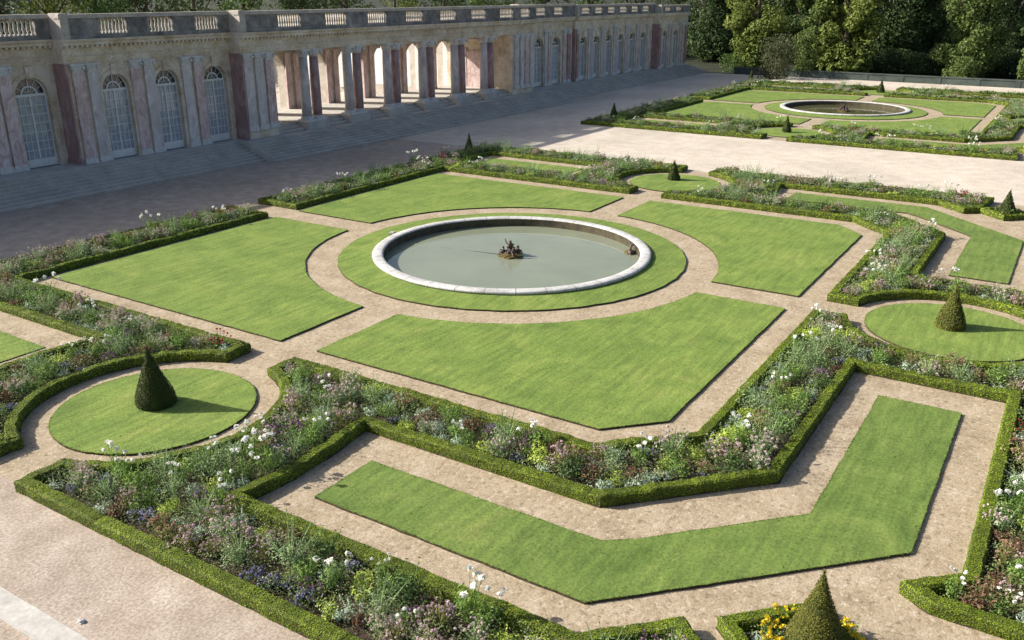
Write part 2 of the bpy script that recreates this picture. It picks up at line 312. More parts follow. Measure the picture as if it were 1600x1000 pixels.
blade_P = []; blade_N = []                   # where grass blades grow
LAWN_POLYS = []                              # all lawns of the near parterre
BEDS = []                                    # (key, outer, hole, hedge loops)
HEDGE_W, HEDGE_H = 0.34, 0.31
def hedge(loops, label, z=0.0, wd=HEDGE_W, ht=HEDGE_H, lod=1.0):
    Vc, Fc, Vl, Ql, Rl = [], [], [], [], []; nv = 0; nl = 0
    for li, (poly, inward) in enumerate(loops):
        p = clean(poly)
        if area2(p) < 0: p = p[::-1]
        p = resample(p, 0.16*lod); n = len(p)
        q = offset(p, wd if inward else -wd)
        if not inward: p, q = q, p           # p outer, q inner
        wob = nz(np.c_[p, p[:, :1]], 3.1, li)[:, None]; u = unit(q-p); hh = ht+0.03*nz(np.c_[p, p[:, :1]], 0.9, li+7)[:, None]+0.022*wob+0.026*nz(np.c_[p, p[:, :1]], 8.3, 5)[:, None]
        prof = [(0.03, 0.0), (0.0, 0.55), (0.02, 0.86), (0.14, 1.0), (0.86, 1.0), (0.98, 0.86), (1.0, 0.55), (0.97, 0.0)]
        R = []
        for a, b in prof:
            xy = p+(q-p)*a+u*(0.022*nz(np.c_[p*1.0, p[:, :1]*0+b*3], 5.0, 2+a))[:, None]
            R.append(np.concatenate([xy, z+b*hh], 1))
        R = np.stack(R, 1); m = len(prof)
        idx = (np.arange(n)[:, None]*m+np.arange(m)[None]); nxt = np.roll(idx, -1, 0)
        F = np.stack([idx[:, :-1], nxt[:, :-1], nxt[:, 1:], idx[:, 1:]], -1).reshape(-1, 4)
        V = R.reshape(-1, 3); Vc.append(V); Fc.append(F+nv); nv += len(V)
        A = V[F]; c = A.mean(1); nr = np.cross(A[:, 2]-A[:, 0], A[:, 3]-A[:, 1]); ar = np.linalg.norm(nr, axis=1)/2; nr = unit(nr)
        mid = np.repeat((p+q)/2, m-1, 0); out = np.c_[c[:, :2]-mid, c[:, 2]-ht*.4]; nr *= np.sign((nr*out).sum(1))[:, None]
        d = np.maximum(dist(c), 6); sz = np.clip(d*0.0017, 0.034, 0.14)
        px, py, pz = project(c); vis = (px > -150) & (px < 1750) & (py < 1150) & (pz > 1)
        lam = np.where(vis, ar*np.where(nr[:, 2] > .5, 2.1, 1.15)/(sz*sz*0.55), ar*6)
        k = rng.poisson(lam); ids = np.repeat(np.arange(len(F)), k)
        s, t = rng.random(len(ids))[:, None], rng.random(len(ids))[:, None]; Q = A[ids]
        P = (Q[:, 0]*(1-s)+Q[:, 1]*s)*(1-t)+(Q[:, 3]*(1-s)+Q[:, 2]*s)*t
        P = P+nr[ids]*(rng.random(len(ids))[:, None]*0.022-0.008)
        L = sz[ids]*rng.uniform(0.7, 1.3, len(ids))
        v, f = cards(P, nr[ids]+np.array([0, 0, .08]), L, L*0.6, .10, rng, .26)
        Vl.append(v); Ql.append(f+nl); nl += len(v); Rl.append(np.clip(rng.normal(0.45, 0.22, len(ids)), 0, 1))
    nf = sum(map(len, Fc)); core = np.concatenate(Vc); lv = np.concatenate(Vl)
    me = mesh_np('box_hedge', np.concatenate([core, lv]), np.concatenate([np.concatenate(Fc), np.concatenate(Ql)+len(core)]), None, [MT['boxcore'], MT['box']],
                 np.r_[np.zeros(nf), np.ones(len(lv)//4)], np.r_[np.zeros(nf), np.concatenate(Rl)])
    return tag(link('box_hedge', me), label, 'hedge', 'clipped box hedges edging the flower beds')

def yew(x, y, h, r, label, mat='yew', z=0.08):
    t = np.linspace(0, 1, 22); prof = [(max(0.008, .95*r*(1-k)**1.04*(1.0+0.10*math.sin(k*5))*(0.90+0.10*min(1, k/0.12))), k*h) for k in t]
    c = MB().lathe([(a*0.94, b*0.985) for a, b in prof], 0, 0, 20)
    V = np.array(c.v); fq = [f for f in c.f if len(f) == 4]; ft = []
    d = np.linalg.norm(np.array([x, y, 1])-CAM); sz = max(0.034, d*0.0017); n = int(min(14000, 4.0*r*h*1.5/(sz*sz*0.5)))
    kk = 1-np.sqrt(rng.random(n)); a = rng.random(n)*2*np.pi; rr = np.interp(kk, t, [q[0] for q in prof])
    P = np.stack([rr*np.cos(a), rr*np.sin(a), kk*h], 1); P += rng.normal(size=P.shape)*0.010; P[:, 2] = np.maximum(P[:, 2], 0.01)
    P[:, :2] *= (1+0.025*nz(P, 4.0, x)+0.05*nz(P, 1.6, y))[:, None]; P[:, 0] += 0.035*h*(P[:, 2]/h)*math.sin(x*3); V[:, 0] += 0.035*h*(V[:, 2]/h)*math.sin(x*3)
    v, f = cards(P, np.stack([np.cos(a), np.sin(a), np.full(n, r/h)], 1), sz*rng.uniform(.7, 1.3, n), sz*0.5)
    me = mesh_np('clipped_yew', np.concatenate([V, v]), np.concatenate([np.array(fq), f+len(V)]), None, [MT['boxcore'], MT[mat]],
                 np.r_[np.zeros(len(fq)), np.ones(n)], np.r_[np.zeros(len(fq)), np.clip(rng.normal(.45, .25, n), 0, 1)])
    return tag(link('clipped_yew', me, None, (x, y, z)), label, 'topiary', 'clipped yew cones of the parterres')

def u2(p, cx=0.0, sx=1, sy=1): return [((x*sx+cx)*S, y*sy*S) for x, y in p]
WC, WR = 2.43, 0.445                          # centre and hedge radius of the little round lawns on the X sides
EC, ER = 2.345, 0.445
def quarter_lawn(cx, sx, south):
    pw, R3, X = 0.108, 1.18, 1.715; Y = 1.631 if south else 1.827
    a = math.degrees(math.asin(pw/R3)); pts = arc(0, 0, R3, 90-a, a, 26)
    if south: pts += [(X, pw), (X, 1.45), (X-.19, Y), (pw, Y)]
    else: pts += [(X, pw), (X, Y), (pw, Y)]
    return [((x*sx+cx)*S, (-y if south else y)*S) for x, y in pts]
def parterre(cx, near):
    tagn = 'near' if near else 'far'
    holed('path', (cx-3)*S, (cx+3)*S, -2.98*S, 2.26*S, cx*S, .77*S, 0.006, MT['path'])
    lawns = []
    for sx in (-1, 1):
        for south in (True, False): lawns.append(quarter_lawn(cx, sx, south))
        lawns.append([((WC*sx+cx)*S+.355*S*math.cos(t), .355*S*math.sin(t)) for t in np.linspace(0, 2*np.pi, 49)[:-1]])
        lawns.append(u2([(2.31, -.93), (2.31, -1.76), (2.25, -1.84), (1.92, -2.16), (1.86, -2.215), (.90, -2.215), (.90, -2.50), (1.91, -2.50), (2.57, -1.85), (2.57, -.93)], cx, sx))
        lawns.append(u2([(2.31, .90), (2.57, .90), (2.57, 1.86), (2.31, 1.86)], cx, sx))
    lawns.append([(cx*S+.365*S*math.cos(t), -EC*S+.365*S*math.sin(t)) for t in np.linspace(0, 2*np.pi, 49)[:-1]])
    for L in lawns: slab('lawn', L, 0.0, 0.07, MT['lawn_view_dim' if len(L) == 10 else 'lawn'], MT['edge'], 'structure')
    # sloping turf ring up to the basin
    n = 128; V, F, MI = [], [], []
    for r, z in ((1.0, 0.0), (1.0, 0.075), (0.90, 0.105), (0.775, 0.16)):
        for k in range(n):
            t = 2*np.pi*k/n; rr = r*S+(0.02*math.sin(k*1.7)+.012*math.sin(k*4.1) if r == 1.0 else 0); V.append((cx*S+rr*math.cos(t), rr*math.sin(t), z))
    for j in range(3):
        for k in range(n): F.append((j*n+k, j*n+(k+1) % n, (j+1)*n+(k+1) % n, (j+1)*n+k)); MI.append(1 if j == 0 else 0)
    me = bpy.data.meshes.new('lawn'); me.from_pydata(V, [], F); me.materials.append(MT['lawn']); me.materials.append(MT['edge']); me.polygons.foreach_set('material_index', MI); me.update()
    tag(link('lawn', me), kind='structure')
    # basin
    prof = [(0.800, 0.10), (0.800, 0.17), (0.806, 0.19), (0.806, 0.25), (0.800, 0.285), (0.787, 0.30), (0.760, 0.30), (0.747, 0.285), (0.742, 0.24)]
    def ring(pf):
        V, F = [], []; n = 128
        for r, z in pf:
            for k in range(n): t = 2*np.pi*k/n; V.append((r*S*math.cos(t), r*S*math.sin(t), z))
        for j in range(len(pf)-1):
            for k in range(n): F.append((j*n+k, j*n+(k+1) % n, (j+1)*n+(k+1) % n, (j+1)*n+k))
        m = MB(); m.v = V; m.f = F; return m
    b = empty('fountain_basin', (cx*S, 0, 0))
    tag(b, 'wide round stone basin of greenish water in the near garden' if near else 'distant round stone basin with brownish water in the far garden', 'fountain', 'round basins of the two parterres')
    ring(prof).build('stone_rim', MT['basin'], b, True); ring([(0.742, 0.24), (0.744, -0.30)]).build('inner_wall', MT['rimdark'], b, True)
    t = np.linspace(0, 2*np.pi, 97)[:-1]
    sheet('water', [(cx*S+.748*S*math.cos(a), .748*S*math.sin(a)) for a in t], -0.14, MT['water' if near else 'water2'])
    # beds
    def south_bed(sx):
        a = math.degrees(math.asin(.12/WR)); c = WC
        pts = [(1.86, -.13), (1.86, -1.50), (1.60, -1.765), (.13, -1.765)]
        a2 = 90-math.degrees(math.asin(.12/ER)); pts += arc(0, -EC, ER, a2, -a2, 22)
        pts += [(.13, -3.02), (2.15, -3.02), (2.15, -2.58), (2.10, -2.50), (1.97, -2.63), (.705, -2.63), (.705, -2.085), (1.73, -2.085), (2.155, -1.68), (2.155, -.77)]
        pts += [(2.33, -.79), (2.52, -.80), (2.705, -.78), (2.705, -1.90), (2.52, -2.09), (2.60, -2.19), (3.03, -2.23), (3.03, -.13)]
        pts += arc(c, 0, WR, -a, -180+a, 22)
        return [u2(pts, cx, sx)]
    def north_bed(sx):
        a = math.degrees(math.asin(.12/WR)); pts = [(1.86, .13), (1.86, 1.875), (.13, 1.875), (.13, 2.26), (3.03, 2.26), (3.03, .13)]+arc(WC, 0, WR, a, 180-a, 22)
        hole = [(2.155, .77), (2.33, .79), (2.52, .80), (2.705, .78), (2.705, 1.95), (2.155, 1.95)]
        return [u2(pts, cx, sx), u2(hole, cx, sx)]
    where = {(-1, 's'): 'the bed wrapped round the bent lawn strip in front', (1, 's'): 'the bed wrapped round the bent lawn strip at the right',
             (-1, 'n'): 'the left-hand bed beside the palace walk', (1, 'n'): 'the back bed between fountain lawn and wide gravel court'}
    whereF = {(-1, 's'): 'the far garden bed nearest the gravel court at right', (1, 's'): 'the far garden bed at the right by the parapet',
              (-1, 'n'): 'the far garden bed at its left front corner', (1, 'n'): 'the far garden bed under the trees'}
    for sx in (-1, 1):
        for k, fn in (('s', south_bed), ('n', north_bed)):
            loops = fn(sx); ph = (where if near else whereF)[(sx, k)]
            hedge([(loops[0], True)]+[(h, False) for h in loops[1:]], 'low clipped box hedge edging '+ph, lod=1.0 if near else 2.5)
            BEDS.append((('near' if near else 'far')+k+('l' if sx < 0 else 'r'), loops[0], loops[1] if len(loops) > 1 else None))
            for L, zz in ((loops[0], 0.03),):
                o = slab('bed_soil', L, 0.0, 0.03, MT['soil'], MT['soil'], 'structure')
            if len(loops) > 1: slab('path', loops[1], 0.0, 0.036, MT['path'], MT['path'], 'structure')
        ccx, ccy = (2.475, -2.35) if sx < 0 else (2.60, -2.345); q = 0.193 if sx < 0 else .165
        sq = u2([(ccx, ccy+q), (ccx-q, ccy), (ccx, ccy-q), (ccx+q, ccy)], cx, sx)
        hedge([(sq, True)], wd=.30, label={(-1, True): 'small square box hedge round the yellow-flowered yew bed at bottom', (1, True): 'small square box hedge round the yew bed by the gravel court at right',
              (-1, False): 'small square hedge at the far garden near right corner', (1, False): 'small square hedge at the far garden distant right corner'}[(sx, near)], lod=1.0 if near else 2.5)
        slab('bed_soil', sq, 0.0, 0.03, MT['soil'], MT['soil'], 'structure'); BEDS.append((tagn+'c'+('l' if sx < 0 else 'r'), sq, None))
        cones = {(-1, True): ('tall golden-green yew cone among yellow flowers at the bottom edge', 1.80, .58, 'yewgold'), (1, True): ('yew cone in the small bed at the gravel court right end', 1.5, .52, 'yew'),
                 (-1, False): ('yew cone at the far garden near right corner', 1.5, .52, 'yew'), (1, False): ('yew cone at the far garden distant right corner', 1.5, .52, 'yew')}[(sx, near)]
        yew(((ccx-.05 if near and sx < 0 else ccx)*sx+cx)*S, (ccy-(.025 if near and sx < 0 else 0))*S, cones[1], cones[2], cones[0], cones[3], 0.03)
    if near: LAWN_POLYS.extend(lawns)
parterre(0.0, True)
parterre(8.07, False)
yew(-2.412*S, 0.02*S, 1.86, .62, 'large dark yew cone on the oval lawn at left')
yew(0.035*S, -2.335*S, 1.62, .56, 'tall yew cone on the round lawn at the right edge', 'yewgold')
yew(2.53*S, 0.05*S, 1.32, .44, 'dark slim yew cone on the round lawn behind the fountain')
yew(2.70*S, 2.20*S, 1.55, .40, 'dark slim yew cone in the bed corner by the palace walk', z=.03)
yew((8.07-2.43)*S, 0.04*S, 1.45, .42, 'dark yew cone at the front of the far garden')
yew((8.07+2.45)*S, 0.03*S, 1.6, .48, 'yew cone at the back of the far garden before the parapet')
yew((8.07-2.45)*S, 2.12*S, 1.6, .45, 'shaded yew cone at the far garden corner by the palace', z=.03)
yew((8.07+2.75)*S, 2.15*S, 1.9, .5, 'small dark yew cone beneath the dull olive shrub by the palace end', z=.03)

# short grass blades on the near lawns
def grow_blades():
    out = []
    lw = LAWN_POLYS+[[(S*math.cos(t), S*math.sin(t)) for t in np.linspace(0, 2*np.pi, 61)[:-1]]]
    for i, L in enumerate(lw):
        p = np.asarray(L); lo, hi = p.min(0), p.max(0); n = int((hi-lo).prod()*240)
        X = rng.uniform(lo[0], hi[0], n); Y = rng.uniform(lo[1], hi[1], n); d = np.hypot(np.hypot(X-CAM[0], Y-CAM[1]), CAM[2])
        m = (rng.random(n) < np.minimum(1, (15.0/d)**2)) & in_poly(X, Y, L)
        px, py, pz = project(np.stack([X, Y, X*0], 1)); m &= (px > -30) & (px < 1630) & (py < 1030)
        z = np.full(n, 0.067)
        if i == len(lw)-1:
            r = np.hypot(X, Y)/S; m &= r > 0.815; z = np.interp(r, [.775, .9, 1.0], [.157, .102, .072])
        out.append(np.stack([X, Y, z], 1)[m])
    for L in lw:
        q = clean(L); q = q[::-1] if area2(q) < 0 else q; q = resample(q, 0.22); n = len(q)*16
        i = rng.integers(0, len(q), n); t = rng.random(n)[:, None]; e = q[i]*(1-t)+q[(i+1) % len(q)]*t; d = np.hypot(np.hypot(e[:, 0]-CAM[0], e[:, 1]-CAM[1]), CAM[2])
        dr = unit(q[(i+1) % len(q)]-q[i]); e = e+np.stack([-dr[:, 1], dr[:, 0]], 1)*rng.uniform(-.015, .03, n)[:, None]; m = rng.random(n) < np.minimum(1, (24/d)**2)
        px, py, pz = project(np.c_[e, e[:, :1]*0]); m &= (px > -30) & (px < 1630) & (py < 1030); out.append(np.c_[e, np.full(n, .068)][m])
    P = np.concatenate(out); n = len(P); d = dist(P)
    a = rng.random(n)*2*np.pi; wd = np.maximum(0.009, d*0.0006)*rng.uniform(.7, 1.3, n); h = rng.uniform(.008, .018, n)
    du = np.stack([np.cos(a), np.sin(a), a*0], 1); lean = np.stack([rng.normal(0, 1.1, n), rng.normal(0, 1.1, n), np.ones(n)], 1)
    V = np.stack([P-du*wd[:, None], P+du*wd[:, None], P+lean*h[:, None]], 1).reshape(-1, 3)
    r = np.clip(0.42+0.3*nz(P, 0.55, 1)+rng.normal(0, .2, n), 0, 1)
    me = mesh_np('grass', V, None, np.arange(3*n).reshape(n, 3), [MT['blade']], None, r)
    me.polygons.foreach_set('use_smooth', np.ones(n, bool)); nr = unit(np.stack([lean[:, 0]*.18, lean[:, 1]*.18, np.ones(n)], 1)); me.normals_split_custom_set(np.repeat(nr, 3, 0).tolist())
    tag(link('grass', me), 'short mown grass blades over the lawns', 'grass', kind='stuff'); return n
print('blades', grow_blades())

# ------------------------------------------------------------------ bedding plants
def lm(n, a, b, c, t=.3): MT[n] = leaf_mat(n, [(0, a), (.5, b), (1, c)], t)
lm('leaf_greygreen', (0.128, 0.213, 0.085), (0.256, 0.364, 0.16), (0.448, 0.555, 0.299)); lm('leaf_mid', (0.096, 0.182, 0.039), (0.182, 0.299, 0.063), (0.321, 0.448, 0.128))
lm('leaf_dark', (0.039, 0.082, 0.022), (0.085, 0.15, 0.043), (0.16, 0.235, 0.074)); lm('leaf_lime', (0.278, 0.384, 0.054), (0.47, 0.598, 0.107), (0.705, 0.75, 0.193))
lm('leaf_red', (0.11, 0.061, 0.037), (0.207, 0.11, 0.067), (0.329, 0.22, 0.134)); lm('leaf_silver', (0.299, 0.406, 0.278), (0.512, 0.64, 0.47), (0.75, 0.75, 0.747))
lm('leaf_olive', (0.15, 0.171, 0.054), (0.278, 0.288, 0.096), (0.448, 0.427, 0.193))
lm('pet_white', (.65, .66, .58), (.80, .80, .75), (.88, .87, .84)); lm('pet_pink', (.38, .25, .28), (.50, .37, .39), (.63, .53, .52))
lm('pet_blue', (.16, .15, .27), (.25, .24, .38), (.36, .35, .50)); lm('pet_purple', (.16, .06, .18), (.27, .12, .28), (.40, .24, .38))
lm('pet_yellow', (.62, .44, .01), (.78, .60, .02), (.82, .70, .08)); lm('pet_red', (.24, .015, .03), (.42, .03, .06), (.5, .1, .1))
lm('pet_blush', (.45, .36, .34), (.58, .48, .44), (.68, .6, .56)); lm('pet_rust', (.24, .13, .09), (.36, .22, .15), (.48, .34, .25))
def mound(n, w, h, fine, r, lumps=5, upright=.5):
    """leaf positions of a loose clump made of several unequal lumps"""
    cs = [(r.uniform(-.28, .28)*w, r.uniform(-.28, .28)*w, h*r.uniform(.28, .62), w*r.uniform(.22, .36), h*r.uniform(.30, .42)) for _ in range(lumps)]
    P, N = [], []
    for k in range(n):
        cx, cy, cz, a, b = cs[k % lumps]; d = r.normal(size=3); d /= np.linalg.norm(d); q = r.uniform(.55, 1.05)
        P.append((cx+d[0]*a*q, cy+d[1]*a*q, max(.03, cz+d[2]*b*q))); N.append((d[0], d[1], abs(d[2])+upright))
    return np.array(P), np.array(N)
def plant_mesh(spec, seed):
    r = np.random.default_rng(seed); P, N = mound(spec['n'], spec['w'], spec['h'], spec['leaf'], r, spec.get('lumps', 5))
    L = spec['leaf']*r.uniform(.6, 1.35, len(P)); v, f = cards(P, N, L, L*spec.get('asp', .42), .2, r)
    rn = np.clip(r.normal(.45, .25, len(P)), 0, 1); V = [v]; Q = [f]; R = [rn]; o = len(v); MI = [np.zeros(len(f))]
    # upright stems and spikes with narrow leaves break the outline
    ns = spec.get('spikes', 8); tips = []
    for k in range(ns):
        b = np.array([r.uniform(-.3, .3)*spec['w'], r.uniform(-.3, .3)*spec['w'], spec['h']*.35]); tip = np.array([b[0]*1.5+r.normal(0, .06), b[1]*1.5+r.normal(0, .06), spec['h']*r.uniform(.92, 1.3)])
        tips.append(tip); m = 7; t = np.linspace(0, 1, m)[:, None]; p = b+(tip-b)*t
        v, f = cards(p, r.normal(size=(m, 3))+np.array([0, 0, .2]), spec['leaf']*.95, spec['leaf']*.3, .1, r); V.append(v); Q.append(f+o); o += len(v); R.append(r.random(m)); MI.append(np.zeros(m))
    def fan(ends, o, w=.012):
        v = [(0, 0, 0)]; q = []
        for e in ends:
            e = np.asarray(e); sd = unit(np.cross(e, r.normal(size=3)))*w; m_ = e*.5+np.array([0, 0, .04]); i = len(v); v += [m_-sd, e, m_+sd]; q.append((0+o, i+o, i+1+o, i+2+o))
        return np.array(v), np.array(q)
    v, f = fan([P[i] for i in r.integers(0, len(P), 10)]+[t*.98 for t in tips], o); V.append(v); Q.append(f); o += len(v); R.append(np.full(len(f), .5)); MI.append(np.zeros(len(f)))
    leaf = mesh_np(spec['name'], np.concatenate(V), np.concatenate(Q), None, [MT[spec['mat']]], np.concatenate(MI), np.concatenate(R))
    fl = None
    if spec.get('nf'):
        nf = spec['nf']; fs = spec['fs']; V, Q, R, E, MI = [], [], [], [], []; o = 0
        for k in range(nf):
            if k < len(tips) and spec.get('tip', True): c = tips[k]
            else:
                i = r.integers(len(P)); c = P[i]*np.array([1.05, 1.05, 1.0])+np.array([0, 0, spec.get('lift', .05)])
                if c[2] < spec['h']*spec.get('fmin', .45): c[2] = spec['h']*r.uniform(.6, 1.08)
            m = spec.get('pet', 7); nn = unit(r.normal(size=(m, 3))+np.array([0, 0, .6])); p = c+nn*fs*.33*np.array([1, 1, .7])
            v, f = cards(p, nn, fs*r.uniform(.6, .95, m), fs*.62, .15, r, .5); V.append(v); Q.append(f+o); o += len(v); R.append(np.clip(r.normal(.55, .22, m), 0, 1)); E.append(c); MI.append(np.zeros(m))
        v, f = fan(E, o, .008); V.append(v); Q.append(f); R.append(np.full(len(f), .4)); MI.append(np.ones(len(f)))
        fl = mesh_np('blossoms', np.concatenate(V), np.concatenate(Q), None, [MT[spec['fmat']], MT[spec['mat']]], np.concatenate(MI), np.concatenate(R))
    return leaf, fl
KINDS = {
 'cosmos': dict(name='feathery_shrub', mat='leaf_greygreen', n=420, w=1.05, h=.85, leaf=.075, asp=.3, spikes=14, desc='feathery grey-green bush', cat='shrub'),
 'dark': dict(name='dark_shrub', mat='leaf_dark', n=360, w=.95, h=.75, leaf=.085, asp=.5, spikes=8, desc='dark leafy bush', cat='shrub'),
 'mid': dict(name='leafy_shrub', mat='leaf_mid', n=360, w=.85, h=.62, leaf=.08, asp=.42, spikes=10, desc='fresh green leafy bush', cat='shrub'),
 'white': dict(name='white_flowering_plant', mat='leaf_mid', n=240, w=.7, h=.75, leaf=.085, asp=.4, spikes=7, nf=5, fs=.14, fmat='pet_white', desc='tall white-bloomed plant', cat='flower'),
 'pink': dict(name='pink_flowering_plant', mat='leaf_olive', n=240, w=.85, h=.62, leaf=.065, spikes=8, nf=46, fs=.075, fmat='pet_pink', tip=False, desc='bushy dusty-pink flowered plant', cat='flower'),
 'blush': dict(name='pale_flowering_plant', mat='leaf_greygreen', n=240, w=.8, h=.6, leaf=.06, spikes=10, nf=42, fs=.07, fmat='pet_blush', tip=False, desc='airy pale-flowered plant', cat='flower'),
 'blue': dict(name='blue_flowering_plant', mat='leaf_dark', n=120, w=.6, h=.26, leaf=.06, spikes=2, nf=42, fs=.07, fmat='pet_blue', tip=False, fmin=.6, desc='low violet-blue flowered plant', cat='flower'),
 'purple': dict(name='purple_flowering_plant', mat='leaf_mid', n=200, w=.75, h=.45, leaf=.06, spikes=6, nf=44, fs=.07, fmat='pet_purple', tip=False, desc='rounded purple-flowered plant', cat='flower'),
 'red': dict(name='bronze_leaved_plant', mat='leaf_red', n=280, w=.7, h=.46, leaf=.075, spikes=6, desc='bronze-red leaved plant', cat='plant'),
 'lime': dict(name='lime_green_shrub', mat='leaf_lime', n=300, w=.75, h=.45, leaf=.07, asp=.5, spikes=4, desc='bright lime-green mound', cat='shrub'),
 'silver': dict(name='silver_leaved_plant', mat='leaf_silver', n=200, w=.5, h=.28, leaf=.065, asp=.5, spikes=3, desc='low silver-leaved plant', cat='plant'),
 'yellow': dict(name='yellow_flowering_plant', mat='leaf_mid', n=160, w=.55, h=.36, leaf=.07, spikes=4, nf=30, fs=.085, fmat='pet_yellow', tip=False, fmin=.6, desc='bright yellow-flowered plant', cat='flower'),
 'dahlia': dict(name='red_flowering_plant', mat='leaf_dark', n=200, w=.6, h=.5, leaf=.08, spikes=5, nf=18, fs=.085, fmat='pet_red', desc='crimson-flowered plant', cat='flower'),
 'rust': dict(name='tall_sedum', mat='leaf_olive', n=200, w=.7, h=.5, leaf=.07, spikes=8, nf=34, fs=.08, fmat='pet_rust', tip=False, desc='rusty-headed plant', cat='flower'),
}
PM = {k: [plant_mesh(s, 100*i+j) for j in range(4)] for i, (k, s) in enumerate(KINDS.items())}
plants = []                                   # (kind, x, y, scale)
